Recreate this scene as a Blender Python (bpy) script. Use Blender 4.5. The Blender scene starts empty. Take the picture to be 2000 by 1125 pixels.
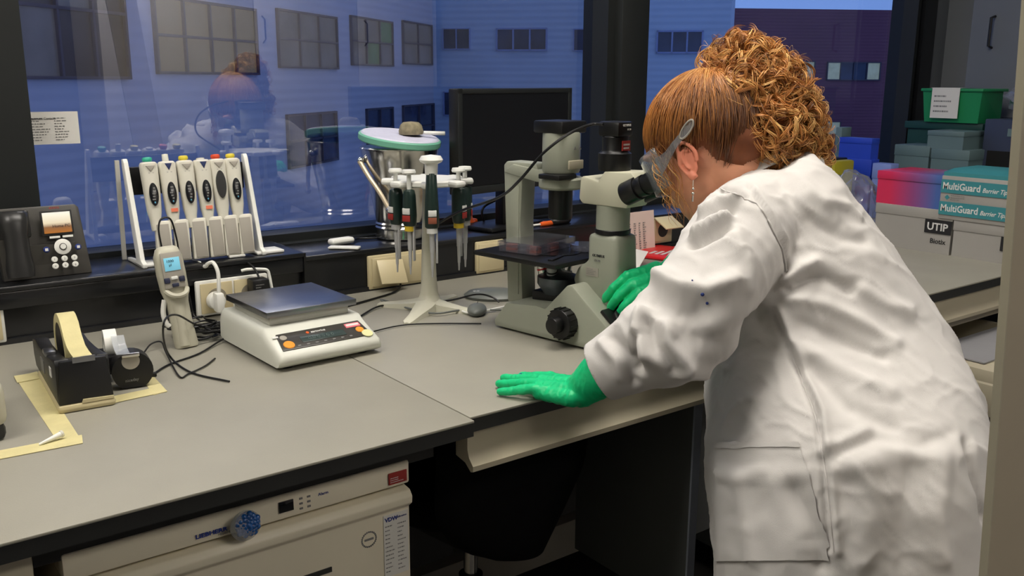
import bpy, bmesh, math, random
import numpy as np
from mathutils import Vector, Matrix, Quaternion, noise
from mathutils.bvhtree import BVHTree
R=math.radians; PI=math.pi
random.seed(7); np.random.seed(7)
S=bpy.context.scene; COL=S.collection

# ------------------------------------------------------------------ camera
CAM=Vector((0,0,1.37)); FPX=1800.0
_y,_p,_r=R(37.1),R(12.8),R(0.3)
FWD=Vector((math.sin(_y)*math.cos(_p),math.cos(_y)*math.cos(_p),-math.sin(_p)))
_ri=Vector((math.cos(_y),-math.sin(_y),0)); _u=_ri.cross(FWD)
RIGHT=math.cos(_r)*_ri+math.sin(_r)*_u; UP=-math.sin(_r)*_ri+math.cos(_r)*_u
cd=bpy.data.cameras.new('camera'); cam=bpy.data.objects.new('camera',cd); COL.objects.link(cam)
cd.sensor_width=36; cd.lens=36*FPX/2000; cd.clip_start=.02; cd.clip_end=500
mm=Matrix((RIGHT,UP,-FWD)).transposed().to_4x4(); mm.translation=CAM; cam.matrix_world=mm
S.camera=cam
def ray(x,y): return RIGHT*((x-1000)/FPX)-UP*((y-562.5)/FPX)+FWD
def P(x,y,d): return CAM+ray(x,y)*d                      # a point at real depth d
def at(x,y,ax,v):
    d=ray(x,y); i='XYZ'.index(ax); return CAM+d*((v-CAM[i])/d[i])

# ------------------------------------------------------------------ world, light, exposure
W=bpy.data.worlds.new('world'); S.world=W; W.use_nodes=True
nt=W.node_tree; bg=nt.nodes['Background']
tc=nt.nodes.new('ShaderNodeTexCoord'); sx=nt.nodes.new('ShaderNodeSeparateXYZ'); cr=nt.nodes.new('ShaderNodeValToRGB')
nt.links.new(tc.outputs['Generated'],sx.inputs[0]); nt.links.new(sx.outputs['Z'],cr.inputs[0]); nt.links.new(cr.outputs[0],bg.inputs[0])
cr.color_ramp.elements[0].position=0.0; cr.color_ramp.elements[0].color=(.17,.30,.66,1)
cr.color_ramp.elements[1].position=0.6; cr.color_ramp.elements[1].color=(.17,.235,.45,1)
bg.inputs[1].default_value=1.45
S.view_settings.view_transform='Standard'; S.view_settings.look='None'; S.view_settings.gamma=1
S.view_settings.use_curve_mapping=False; S.view_settings.exposure=0.0
LAMP=14.5      # brightness of the fluorescent ceiling panels

# ------------------------------------------------------------------ materials
MC={}
def srgb(c):
    f=lambda v:(v/12.92 if v<=.04045 else ((v+.055)/1.055)**2.4)
    return tuple(f(v/255) for v in c)+(1,)
def mat(name,c,rough=.5,metal=0,var=.06,vs=6,bump=0,bs=60,trans=0,alpha=1,emit=0,spec=.5,coat=0,aniso=None,ior=1.45,sheen=0):
    if name in MC: return MC[name]
    m=bpy.data.materials.new(name); m.use_nodes=True; n=m.node_tree; b=n.nodes['Principled BSDF']; MC[name]=m
    c=srgb(c)
    tcn=n.nodes.new('ShaderNodeTexCoord')
    if var:
        nz=n.nodes.new('ShaderNodeTexNoise'); nz.inputs['Scale'].default_value=vs; nz.inputs['Detail'].default_value=5
        mp=n.nodes.new('ShaderNodeMapping'); mp.inputs['Scale'].default_value=aniso or (1,1,1)
        n.links.new(tcn.outputs['Object'],mp.inputs[0]); n.links.new(mp.outputs[0],nz.inputs['Vector'])
        rp=n.nodes.new('ShaderNodeValToRGB'); n.links.new(nz.outputs['Fac'],rp.inputs[0])
        rp.color_ramp.elements[0].position=.3; rp.color_ramp.elements[1].position=.7
        rp.color_ramp.elements[0].color=tuple(v*(1-var) for v in c[:3])+(1,)
        rp.color_ramp.elements[1].color=tuple(min(1,v*(1+var)) for v in c[:3])+(1,)
        n.links.new(rp.outputs[0],b.inputs['Base Color'])
    else: b.inputs['Base Color'].default_value=c
    b.inputs['Roughness'].default_value=rough; b.inputs['Metallic'].default_value=metal
    b.inputs['Transmission Weight'].default_value=trans; b.inputs['Alpha'].default_value=alpha; b.inputs['IOR'].default_value=ior
    b.inputs['Specular IOR Level'].default_value=spec; b.inputs['Coat Weight'].default_value=coat
    if sheen: b.inputs['Sheen Weight'].default_value=sheen
    if emit: b.inputs['Emission Color'].default_value=c; b.inputs['Emission Strength'].default_value=emit
    if bump:
        nb=n.nodes.new('ShaderNodeTexNoise'); nb.inputs['Scale'].default_value=bs; nb.inputs['Detail'].default_value=4
        n.links.new(tcn.outputs['Object'],nb.inputs['Vector'])
        bp=n.nodes.new('ShaderNodeBump'); bp.inputs['Strength'].default_value=bump; bp.inputs['Distance'].default_value=.002
        n.links.new(nb.outputs['Fac'],bp.inputs['Height']); n.links.new(bp.outputs[0],b.inputs['Normal'])
    return m
def glassmat(name,tint=(255,255,255),boost=1.0,rough=0.0,milky=0.0,base=.0):
    if name in MC: return MC[name]
    m=bpy.data.materials.new(name); m.use_nodes=True; n=m.node_tree; n.nodes.clear(); MC[name]=m
    o=n.nodes.new('ShaderNodeOutputMaterial'); t=n.nodes.new('ShaderNodeBsdfTransparent'); g=n.nodes.new('ShaderNodeBsdfGlossy')
    t.inputs[0].default_value=srgb(tint); g.inputs['Roughness'].default_value=rough
    f=n.nodes.new('ShaderNodeFresnel'); ge=n.nodes.new('ShaderNodeNewGeometry'); mi=n.nodes.new('ShaderNodeMath'); mi.operation='MULTIPLY_ADD'   # ior 1.5 outside, 1/1.5 on the inner side of the pane
    mi.inputs[1].default_value=1/1.5-1.5; mi.inputs[2].default_value=1.5; n.links.new(ge.outputs['Backfacing'],mi.inputs[0]); n.links.new(mi.outputs[0],f.inputs[0])
    mu=n.nodes.new('ShaderNodeMath'); mu.operation='MULTIPLY_ADD'; mu.inputs[1].default_value=boost; mu.inputs[2].default_value=base; mu.use_clamp=True
    x=n.nodes.new('ShaderNodeMixShader'); L=n.links.new
    L(f.outputs[0],mu.inputs[0]); L(mu.outputs[0],x.inputs[0]); L(t.outputs[0],x.inputs[1]); L(g.outputs[0],x.inputs[2])
    last=x
    if milky:
        d=n.nodes.new('ShaderNodeBsdfDiffuse'); d.inputs[0].default_value=srgb((225,228,235)); x2=n.nodes.new('ShaderNodeMixShader'); x2.inputs[0].default_value=milky
        L(x.outputs[0],x2.inputs[1]); L(d.outputs[0],x2.inputs[2]); last=x2
    L(last.outputs[0],o.inputs[0]); return m

# ------------------------------------------------------------------ geometry builder
class G:
    def __init__(s): s.bm=bmesh.new()
    def _add(s,b,M):
        me=bpy.data.meshes.new('t'); bmesh.ops.transform(b,matrix=M,verts=b.verts); b.to_mesh(me); b.free(); s.bm.from_mesh(me); bpy.data.meshes.remove(me); return s
    def box(s,c,size,rot=None,bev=0,seg=2,taper=None,M=None):
        b=bmesh.new(); bmesh.ops.create_cube(b,size=1)
        for v in b.verts:
            v.co=Vector((v.co.x*size[0],v.co.y*size[1],v.co.z*size[2]))
            if taper and v.co.z>0: v.co.x*=taper[0]; v.co.y*=taper[1]
        if bev: bmesh.ops.bevel(b,geom=b.edges[:],offset=bev,segments=seg,affect='EDGES',profile=.5)
        T=Matrix.Translation(c)
        if rot is not None: T=T@(rot if isinstance(rot,Matrix) else Matrix.Rotation(rot,4,'Z'))
        return s._add(b,(M@T) if M else T)
    def span(s,a,b_,**k):
        a=Vector(a);b_=Vector(b_); return s.box((a+b_)/2,[abs(x) for x in (b_-a)],**k)
    def cyl(s,p0,p1,r0,r1=None,seg=24,bev=0):
        p0=Vector(p0);p1=Vector(p1); r1=r0 if r1 is None else r1; d=p1-p0
        b=bmesh.new(); bmesh.ops.create_cone(b,cap_ends=True,segments=seg,radius1=r0,radius2=r1,depth=d.length)
        if bev:
            e=[e for e in b.edges if abs(e.verts[0].co.z-e.verts[1].co.z)<1e-6]
            bmesh.ops.bevel(b,geom=e,offset=bev,segments=2,affect='EDGES',profile=.5)
        q=Vector((0,0,1)).rotation_difference(d.normalized()).to_matrix().to_4x4()
        return s._add(b,Matrix.Translation((p0+p1)/2)@q)
    def ball(s,c,r,seg=20,ring=12,rot=None):
        b=bmesh.new(); bmesh.ops.create_uvsphere(b,u_segments=seg,v_segments=ring,radius=1)
        r=(r,r,r) if not hasattr(r,'__len__') else r
        T=Matrix.Translation(c)@(rot.to_4x4() if rot is not None else Matrix())@Matrix.Diagonal((*r,1)); return s._add(b,T)
    def lathe(s,prof,M=None,seg=32,closed=True):
        b=bmesh.new(); rings=[]
        for r,z in prof: rings.append([b.verts.new((r*math.cos(2*PI*i/seg),r*math.sin(2*PI*i/seg),z)) for i in range(seg)])
        for a,c in zip(rings,rings[1:]):
            for i in range(seg): b.faces.new((a[i],a[(i+1)%seg],c[(i+1)%seg],c[i]))
        if closed:
            if prof[0][0]>1e-5: b.faces.new(rings[0][::-1])
            if prof[-1][0]>1e-5: b.faces.new(rings[-1])
        return s._add(b,M or Matrix())
    def prism(s,poly,h,M=None,bev=0):      # poly in XY, extruded 0..h along Z
        b=bmesh.new(); v=[b.verts.new((x,y,0)) for x,y in poly]; f=b.faces.new(v)
        r=bmesh.ops.extrude_face_region(b,geom=[f]); bmesh.ops.translate(b,vec=(0,0,h),verts=[e for e in r['geom'] if isinstance(e,bmesh.types.BMVert)])
        bmesh.ops.recalc_face_normals(b,faces=b.faces)
        if bev: bmesh.ops.bevel(b,geom=b.edges[:],offset=bev,segments=2,affect='EDGES',profile=.5)
        return s._add(b,M or Matrix())
    def tube(s,pts,r,seg=8,res=6,smooth=True):
        pts=[Vector(p) for p in pts]
        if smooth and len(pts)>2:
            q=[]; e=[pts[0]*2-pts[1]]+pts+[pts[-1]*2-pts[-2]]
            for i in range(1,len(e)-2):
                for k in range(res):
                    t=k/res; a,b_,c,d=e[i-1],e[i],e[i+1],e[i+2]
                    q.append(.5*((2*b_)+(c-a)*t+(2*a-5*b_+4*c-d)*t*t+(3*b_-a-3*c+d)*t**3))
            q.append(pts[-1]); pts=q
        b=bmesh.new(); rings=[]; n=len(pts); N=None
        for i,p in enumerate(pts):
            t=(pts[min(i+1,n-1)]-pts[max(i-1,0)]).normalized()
            if N is None: N=t.orthogonal().normalized()
            N=(N-t*N.dot(t)).normalized(); B=t.cross(N); rr=r[0]+(r[1]-r[0])*i/(n-1) if isinstance(r,tuple) else r
            rings.append([b.verts.new(p+(N*math.cos(2*PI*k/seg)+B*math.sin(2*PI*k/seg))*rr) for k in range(seg)])
        for a,c in zip(rings,rings[1:]):
            for k in range(seg): b.faces.new((a[k],a[(k+1)%seg],c[(k+1)%seg],c[k]))
        b.faces.new(rings[0][::-1]); b.faces.new(rings[-1])
        return s._add(b,Matrix())
    def loft(s,rings,cap=True):
        b=bmesh.new(); rs=[[b.verts.new(p) for p in r] for r in rings]; n=len(rs[0])
        for a,c in zip(rs,rs[1:]):
            for k in range(n): b.faces.new((a[k],a[(k+1)%n],c[(k+1)%n],c[k]))
        if cap: b.faces.new(rs[0][::-1]); b.faces.new(rs[-1])
        bmesh.ops.recalc_face_normals(b,faces=b.faces); return s._add(b,Matrix())
    def quad(s,pts):
        s.bm.faces.new([s.bm.verts.new(p) for p in pts]); return s
    def tri_grid(s,f,nu,nv):
        v=[[s.bm.verts.new(f(i/nu,j/nv)) for j in range(nv+1)] for i in range(nu+1)]
        for i in range(nu):
            for j in range(nv): s.bm.faces.new((v[i][j],v[i+1][j],v[i+1][j+1],v[i][j+1]))
        return s
def obj(name,g,m,parent=None,ang=35,mats=None,**props):
    me=bpy.data.meshes.new(name); g.bm.to_mesh(me); g.bm.free(); 
    return link(name,me,m,parent,ang,**props)
def link(name,me,m,parent=None,ang=35,**props):
    if not me.materials:
        if isinstance(m,str): m=MC[m]
        me.materials.append(m)
    if ang is not None: me.shade_smooth(); me.set_sharp_from_angle(angle=R(ang))
    o=bpy.data.objects.new(name,me); COL.objects.link(o)
    if parent: o.parent=parent
    for k,v in props.items(): o[k]=v
    return o
def thing(name,label,cat,loc=(0,0,0),rz=0,group=None,M=None):
    o=bpy.data.objects.new(name,None); COL.objects.link(o); o.empty_display_size=.05
    if M is not None: o.matrix_world=M
    else: o.location=loc; o.rotation_euler=(0,0,rz)
    o['label']=label; o['category']=cat
    if group: o['group']=group
    return o
def single(name,g,m,label,cat,group=None,loc=(0,0,0),rz=0,ang=35):
    o=obj(name,g,m,None,ang); o.location=loc; o.rotation_euler=(0,0,rz); o['label']=label; o['category']=cat
    if group: o['group']=group
    return o
def struct(name,g,m,ang=35): return obj(name,g,m,None,ang,kind='structure')
def copy_tree(o,parent=None):
    c=o.copy(); COL.objects.link(c)
    if parent: c.parent=parent
    for ch in list(o.children): copy_tree(ch,c)
    return c
def text(s,size,m,parent,M,name='lettering',ext=.0003,bold=0,align='LEFT',sx=1.0,shear=0):
    cu=bpy.data.curves.new('txt','FONT'); cu.body=s; cu.size=size; cu.extrude=ext; cu.offset=bold; cu.resolution_u=2; cu.align_x=align; cu.shear=shear
    to=bpy.data.objects.new('txt',cu); COL.objects.link(to); bpy.context.view_layer.update()
    me=bpy.data.meshes.new_from_object(to); bpy.data.objects.remove(to); me.materials.clear()
    me.transform(M@Matrix.Diagonal((sx,1,1,1)))
    return link(name,me,m,parent,None)
def frame(o,x,y): # matrix with given origin, x dir, y dir
    x=Vector(x).normalized(); y=Vector(y); y=(y-x*y.dot(x)).normalized(); z=x.cross(y)
    m=Matrix((x,y,z)).transposed().to_4x4(); m.translation=Vector(o); return m
def lines(parent,M,w,h,rows,m,seed=0,name='print',cols=((0,1),),th=.35,fill=(.4,1)):
    r=random.Random(seed); g=G()
    for i in range(rows):
        y=h*(1-(i+.5)/rows); t=h/rows*th
        for a,b in cols:
            x0=a*w; L=(b-a)*w*r.uniform(*fill); x=x0
            while x<x0+L:
                ww=w*r.uniform(.03,.1); g.quad([M@Vector((x,y-t/2,0)),M@Vector((min(x+ww,x0+L),y-t/2,0)),M@Vector((min(x+ww,x0+L),y+t/2,0)),M@Vector((x,y+t/2,0))]); x+=ww+w*.018
    return obj(name,g,m,parent,None)

# common materials
mat('bench_grey',(148,145,133),.42,var=.04,vs=9,bump=.12,bs=500)
mat('bench_edge',(40,41,40),.5)
mat('cream',(186,178,156),.4,var=.03)
mat('cream_dark',(135,128,112),.5,var=.04)
mat('white_plastic',(205,203,194),.35,var=.03)
mat('bright_white',(228,228,222),.35,var=.02)
mat('socket_cream',(200,187,150),.38,var=.03)
mat('black_trunk',(22,23,26),.28,var=.2,vs=12,coat=.2)
mat('black_plastic',(16,16,17),.4,var=.15)
mat('black_matt',(7,7,8),.8,var=.2)
mat('dark_frame',(26,29,29),.5,var=.1)
mat('rubber',(12,12,12),.6)
mat('scope_paint',(150,153,138),.42,var=.03,vs=20,bump=.08,bs=700)
mat('scope_cream',(196,194,172),.42,var=.03)
mat('steel',(215,213,208),.16,metal=1,var=.03)
mat('brushed_steel',(150,152,158),.3,metal=1,var=.08,vs=30,aniso=(1,20,1))
mat('dark_glass',(8,12,14),.08,coat=.5,var=0)
mat('ink',(35,35,38),.6,var=0); mat('ink_blue',(30,50,120),.6,var=0); mat('ink_grey',(120,120,118),.6,var=0); mat('ink_white',(215,215,212),.5,var=0)
mat('paper',(214,212,206),.7,var=.02)
mat('red',(200,32,38),.4); mat('orange',(225,95,35),.4); mat('amber',(238,150,48),.4); mat('yellow',(210,180,50),.4); mat('masking',(205,195,145),.65,var=.06,vs=40,bump=.3,bs=300)
mat('glove',(18,196,126),.42,var=.05,vs=30,bump=.25,bs=260,spec=.45)
mat('clear_plastic_grey',(200,205,210),.15,alpha=.35,var=0)

# ------------------------------------------------------------------ room shell
YW=2.05
mat('floor_m',(48,46,44),.5,var=.12,vs=3,bump=.05); mat('wall_m',(190,190,184),.7,var=.03,bump=.1,bs=200); mat('ceil_m',(215,214,208),.8,var=.03)
mat('wall_dim',(96,92,96),.75); mat('wall_grey',(112,116,122),.75,var=.03); mat('lamp_m',(255,248,238),.5,var=0,emit=LAMP)
X0,X1,Y0=-1.7,3.66,-2.25
struct('floor',G().span((X0-.1,Y0-.1,-.05),(X1+.1,YW+.1,0)),'floor_m')
ce=struct('ceiling',G().span((X0-.1,Y0-.1,2.8),(X1+.1,YW+.1,2.86)),'ceil_m')
struct('wall_left',G().span((X0-.1,Y0,0),(X0,YW,2.8)),'wall_m')
struct('wall_right',G().span((X1,Y0,0),(X1+.1,YW+.1,2.8)),'wall_grey')
struct('wall_back',G().span((X0,Y0-.1,0),(X1,Y0,2.8)),'wall_dim')
struct('wall_front',G().span((X0,YW-.02,0),(X1,YW+.1,.985)).span((X0,YW-.02,2.45),(X1,YW+.1,2.8)),'wall_m')
mat('trim_m',(176,172,158),.6)
struct('baseboard_front',G().span((X0,YW-.3,.09),(X1,YW-.22,.19)),'trim_m')
# window frames and panes
w1=struct('window_1',G().span((X0,1.985,.985),(.345,YW+.05,2.45)).span((.345,2.0,.985),(1.84,YW+.05,1.012)).span((.345,2.0,2.40),(1.84,YW+.05,2.45))
   .span((1.835,1.985,1.0),(1.862,YW+.04,2.45)).span((.345,1.96,.99),(1.84,2.0,1.0)).span((.345,1.99,1.0),(1.84,2.005,1.018)),'dark_frame')
obj('pane',G().span((.33,YW,1.0),(1.85,YW+.001,2.42)),glassmat('window_glass',(240,242,248),4.2),w1,None)
w2=struct('window_2',G().span((1.965,2.0,.985),(3.44,YW+.05,1.012)).span((3.44,1.99,.985),(3.46,YW+.05,2.45)).span((1.96,2.0,2.40),(3.44,YW+.05,2.45)),'dark_frame')
obj('pane',G().span((1.95,YW,1.0),(3.45,YW+.001,2.42)),glassmat('window_glass_right',(240,244,250),1.6),w2,None)
struct('trim_1',G().span((1.862,1.955,.9),(1.968,YW+.05,2.6),bev=.003),'dark_frame')
struct('trim_2',G().span((3.475,1.98,.9),(3.56,YW+.05,2.6)),'black_trunk')
struct('wall_corner',G().span((3.56,1.99,0),(3.66,YW+.05,2.8)),'wall_grey')
# ceiling lamps; the rear one is added to brighten the mirrored cabinets
for i,(x,y) in enumerate([(-.75,.95),(1.0,1.05),(1.55,-1.4)]):
    t=thing('ceiling_lamp',['ceiling light panel above the left bench','ceiling light panel above the seam of the benches','added ceiling light panel brightening the tall cabinets'][i],'lamp',(x,y,2.8),group='ceiling light panels')
    obj('frame',G().span((-.62,-.32,-.03),(.62,-.3,0)).span((-.62,.3,-.03),(.62,.32,0)).span((-.64,-.32,-.03),(-.6,.32,0)).span((.6,-.32,-.03),(.64,.32,0)),'white_plastic',t)
    obj('diffuser',G().span((-.6,-.3,-.02),(.6,.3,-.012)),'lamp_m',t)
# tall cabinets behind the camera, seen mirrored in the window
mat('cab_white',(232,226,222),.5,var=.02)
for i,(a,b) in enumerate([(1.38,1.52),(1.52,2.29),(2.29,3.0),(3.0,3.62)]):
    t=thing('tall_cabinet',['narrow white filler cabinet at the end of the row behind the camera','white tall cupboard beside the narrow filler cabinet','white tall cupboard in the middle of the back row','white tall cupboard in the back corner by the right wall'][i],'cabinet',((a+b)/2,-1.9,0),group='tall cupboards along the back wall')
    w=(b-a)/2-.002
    obj('body',G().span((-w,-.33,0),(w,.3,2.3)),'cab_white',t); d=obj('door',G().span((-w,.3,.08),(w,.32,2.28),bev=.002),'cab_white',t)
    if i: obj('handle',G().tube([(-w+.05,.32,1.58),(-w+.05,.36,1.6),(-w+.05,.36,1.72),(-w+.05,.32,1.74)],.005,smooth=False),'black_plastic',d)

# ------------------------------------------------------------------ outside
mat('facade_wing',(205,200,205),.8,var=.05,vs=.4); mat('facade_far',(190,202,215),.8,var=.05,vs=.5); mat('brick_purple',(128,78,92),.85,var=.1,vs=.3)
for nm in ('facade_wing','facade_far','brick_purple'):
    m=MC[nm]; n=m.node_tree; wv=n.nodes.new('ShaderNodeTexWave'); wv.bands_direction='Z'; wv.inputs['Scale'].default_value=1.1 if nm!='brick_purple' else 1.6
    g_=n.nodes.new('ShaderNodeNewGeometry'); n.links.new(g_.outputs['Position'],wv.inputs['Vector'])
    bp=n.nodes.new('ShaderNodeBump'); bp.inputs['Strength'].default_value=.14; bp.inputs['Distance'].default_value=.1; n.links.new(wv.outputs['Fac'],bp.inputs['Height']); n.links.new(bp.outputs[0],n.nodes['Principled BSDF'].inputs['Normal'])
mat('pane_dim',(110,104,98),.2,emit=.16,var=.3,vs=.9); mat('pane_amber',(128,112,84),.2,emit=.33,var=.2,vs=.6); mat('pane_brown',(66,56,52),.2,emit=.08,var=.5,vs=1.2); mat('pane_green',(70,105,66),.2,emit=.22,var=.5,vs=.8)
mat('pane_dark',(52,60,84),.15,emit=.04,var=.4,vs=1); mat('pane_lit',(150,160,140),.2,emit=.5,var=.3,vs=2); mat('frame_brown',(84,76,84),.6); mat('frame_pale',(150,160,195),.6)
mat('ground_m',(110,120,150),.9,var=.1,vs=.2); mat('roof_dark',(38,46,80),.8)
struct('ground',G().span((-60,2.6,-7.05),(120,130,-7)),'ground_m')
corner=Vector((24.0,38.0,0)); wd=Vector((-.777,-.629,0)); fd=Vector((.629,-.777,0))
def on_plane(x,y,p0,n):
    d=ray(x,y); t=(p0-CAM).dot(n)/d.dot(n); return CAM+d*t
def facade(t,p0,dr,wins,wallm,u0,u1,z0,z1,thick,framem):
    n=dr.cross(Vector((0,0,1))).normalized()
    if n.dot(p0-CAM)>0: n=-n
    M=frame(p0,dr,(0,0,1)); sgn=1 if (M.to_3x3()@Vector((0,0,1))).dot(n)>0 else -1
    obj('wall',G().box(((u0+u1)/2,(z0+z1)/2,-sgn*thick/2),(u1-u0,z1-z0,thick),M=M),wallm,t)
    for (xa,xb,ya,yb,nc,nr,pm) in wins:
        xm,ym=(xa+xb)/2,(ya+yb)/2
        ua=(on_plane(xa,ym,p0,n)-p0).dot(dr); ub=(on_plane(xb,ym,p0,n)-p0).dot(dr); za=on_plane(xm,ya,p0,n).z; zb=on_plane(xm,yb,p0,n).z
        if ua>ub: ua,ub=ub,ua
        cu,cz,w,h=(ua+ub)/2,(za+zb)/2,ub-ua,za-zb; f=.07 if w>1.5 else .045
        g=G()
        for i in range(nc+1): g.box((ua+w*i/nc,cz,sgn*.03),(f,h+f,.16),M=M)
        for j in range(nr+1): g.box((cu,zb+h*j/nr,sgn*.03),(w+f,f,.16),M=M)
        fo=obj('window',g,framem,t)
        for i in range(nc):
            for j in range(nr):
                k=pm[(i+j)%len(pm)] if isinstance(pm,(list,tuple)) else pm
                obj('pane',G().box((ua+w*(i+.5)/nc,zb+h*(j+.5)/nr,sgn*.02),(w/nc-f*.5,h/nr-f*.5,.02),M=M),k,fo,None)
t=thing('building_wing','pale blue office wing with brown framed windows outside the left window','building',corner)
t.location=(0,0,0)
facade(t,corner,wd,[(25,237,-120,152,3,2,['pane_brown','pane_brown','pane_dim']),(300,497,6,143,4,2,['pane_amber','pane_amber']),(541,655,27,132,3,2,['pane_dim','pane_dim','pane_dim']),(684,764,38,127,3,2,['pane_dim','pane_green','pane_dim']),(785,841,46,125,2,2,['pane_dim','pane_dim']),
  (715,765,212,290,2,2,'pane_dark'),(786,845,205,290,2,2,'pane_dark'),(560,655,222,320,3,2,'pane_dark')],'facade_wing',0,44,-7,12,.4,'frame_brown')
t=thing('far_building','blue clad office block with strip windows facing the lab','building')
facade(t,corner,fd,[(866,918,56,96,2,1,'pane_dark'),(971,1068,56,98,3,1,'pane_dark'),(1121,1160,57,99,1,1,'pane_dark'),(1284,1372,61,103,3,1,'pane_dark'),(868,905,180,225,2,1,'pane_dark')],'facade_far',0,13.6,-7,12,9,'frame_pale')
pc=Vector((44,42,0)); pdr=Vector((.85,-.53,0)).normalized()
t=thing('purple_building','dark purple brick building with small windows under the dusk sky','building')
ptop=on_plane(1600,18,pc,pdr.cross(Vector((0,0,1)))).z
facade(t,pc,pdr,[(1527,1590,120,151,2,1,['pane_dark','pane_lit']),(1615,1718,122,156,4,1,['pane_lit','pane_dark','pane_dark','pane_lit']),(1600,1640,238,262,1,1,'pane_lit')],'brick_purple',-3,40,-7,ptop,8,'frame_brown')
t=thing('low_annex','low dark roofed annex outside behind the microscope','building')
M=frame((26,27,0),fd,(0,0,1)); obj('wall',G().box((6,-5.2,0),(18,6.2,3),M=M),'facade_far',t); obj('roof',G().box((6,-2.0,0),(18.4,.35,3.4),M=M),'roof_dark',t)

# ------------------------------------------------------------------ benches
YB=1.82
def worktop(name,label,x0,x1,y0,y1):
    t=thing(name,label,'worktop',((x0+x1)/2,(y0+y1)/2,.9)); a,b=(x1-x0)/2,(y1-y0)/2
    obj('top',G().span((-a,-b,-.004),(a,b,0),bev=.0012),'bench_grey',t); obj('core',G().span((-a+.001,-b+.001,-.024),(a-.001,b,-.004)),'bench_edge',t); return t
worktop('worktop','grey worktop on the left holding the balance and tape dispensers',-1.6,.6975,1.008,YB)
worktop('worktop','grey worktop under the microscope and gloved hand',.6995,1.86,1.022,YB)
worktop('worktop','grey worktop at the right under the tip boxes',1.862,3.64,1.05,1.98)
mat('rail_m',(176,168,146),.38,var=.03)
def rail(name,label,x0,x1,y):
    pr=[(0,0),(0,-.028),(.004,-.040),(.014,-.050),(.014,-.058),(.008,-.060),(-.006,-.050),(-.03,-.046),(-.03,0)]
    g=G().prism(pr,x1-x0,Matrix.Translation((x0,y,.876))@Matrix(((0,0,1,0),(-1,0,0,0),(0,1,0,0),(0,0,0,1))),bev=.0)
    return single(name,g,'rail_m',label,'rail')
rail('bench_rail','cream curved rail along the microscope worktop edge',.70,1.86,1.03)
rail('bench_rail','cream curved rail along the right worktop edge',1.87,3.6,1.06)
single('under_bench_panel',G().span((.138,1.058,.838),(.66,1.068,.874)),'bench_edge','dark strip under the left worktop above the fridge','panel')
mat('under_panel',(92,92,90),.6)
struct('wall_dado',G().span((-1.6,1.79,.19),(1.17,1.815,.874)).span((1.36,1.79,.19),(3.5,1.815,.874)),'under_panel')
# trunking + ledge
t=thing('cable_trunking','black cable trunking with ledge along the window, left length','trunking')
obj('trunk_body',G().span((-1.6,1.82,.9),(.808,1.9,.99)).span((-1.6,1.805,.965),(.808,1.9,.997),bev=.003).span((-1.6,1.812,.9),(.808,1.82,.91)),'black_trunk',t)
obj('ledge',G().span((-1.6,1.80,.997),(.808,1.985,1.008),bev=.004),'black_trunk',t)
obj('end_cap',G().span((.808,1.803,.9),(.813,1.985,1.006)),'black_plastic',t)
t=thing('cable_trunking','black cable trunking with ledge behind the microscope','trunking')
obj('trunk_body',G().span((.815,1.82,.9),(2.62,1.9,.985)).span((.815,1.812,.9),(2.62,1.82,.91)),'black_trunk',t)
obj('ledge',G().span((.815,1.815,.985),(2.62,1.985,.996),bev=.003),'black_trunk',t)

# ------------------------------------------------------------------ under-bench fridge
fx0,fx1,fy=.165,.618,1.075
t=thing('undercounter_fridge','cream laboratory fridge under the left worktop','fridge',(.32,fy,-.013))
xl,xr=fx0-.32,fx1-.32
mat('fridge_m',(226,218,196),.38,var=.03)
obj('body',G().span((xl+.005,.03,.013),(xr-.005,.6,.856),bev=.008),'fridge_m',t)
obj('fascia',G().span((xl,-.02,.823),(xr,.03,.858),bev=.004),'fridge_m',t)
pr=[(0,.819),(-.024,.816),(-.031,.808),(-.030,.797),(-.021,.789),(-.018,.12),(.03,.12),(.03,.819)]
d=obj('door',G().prism([(y,z) for y,z in pr],xr-xl-.004,Matrix.Translation((xl+.002,0,0))@Matrix(((0,0,1,0),(1,0,0,0),(0,1,0,0),(0,0,0,1))),bev=.002),'fridge_m',t)
def fr(x,z,y=-.0215): return frame((x,y,z),(1,0,0),(0,0,1))
text('LIEBHERR',.0075,mat('logo_blue',(28,48,130),.5,var=0),t,fr(-.006,.832),bold=.0002,sx=1.25)
text('MEDLINE',.004,'ink_grey',t,fr(.022,.828))
o=obj('display',G().span((.102,-.0225,.834),(.122,-.02,.849),bev=.0005),'dark_glass',t)
g=G()
for i in range(2):
    for j in range(3): g.box((.133+.011*i,-.0205,.832+j*.007),(.0045,.0012,.0025))
obj('touch_button',g,'ink_grey',t,kind='stuff'); text('Alarm',.006,'logo_blue',t,fr(.157,.843))
s=obj('red_sticker',G().span((.263,-.0225,.829),(.292,-.0205,.846),bev=.0004),mat('sticker_red',(150,42,36),.5),t); lines(s,fr(.265,.831,-.023),.024,.009,3,MC['ink_white'],4)
s=obj('calibration_label',G().span((.253,-.0222,.690),(.2925,-.0205,.785)),'paper',t)
text('VDW',.0085,'ink_blue',s,fr(.255,.775,-.0224),bold=.0003); text('Calibration',.004,'ink_blue',s,fr(.272,.777,-.0224))
lines(s,fr(.255,.695,-.0224),.036,.076,12,MC['ink_grey'],5,cols=((0,.42),(.55,.95)),th=.28)
g=G()
for k in range(24):
    a=2*PI*k/24; g.box((.23+.011*math.cos(a),-.0212,.757+.011*math.sin(a)),(.002,.001,.0022))
obj('round_stamp',g.box((.23,-.0212,.757),(.014,.001,.003)),'ink_grey',t,kind='stuff')
obj('door_slot',G().span((.128,-.0225,.728),(.172,-.0195,.735)),'bench_edge',t)
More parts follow.
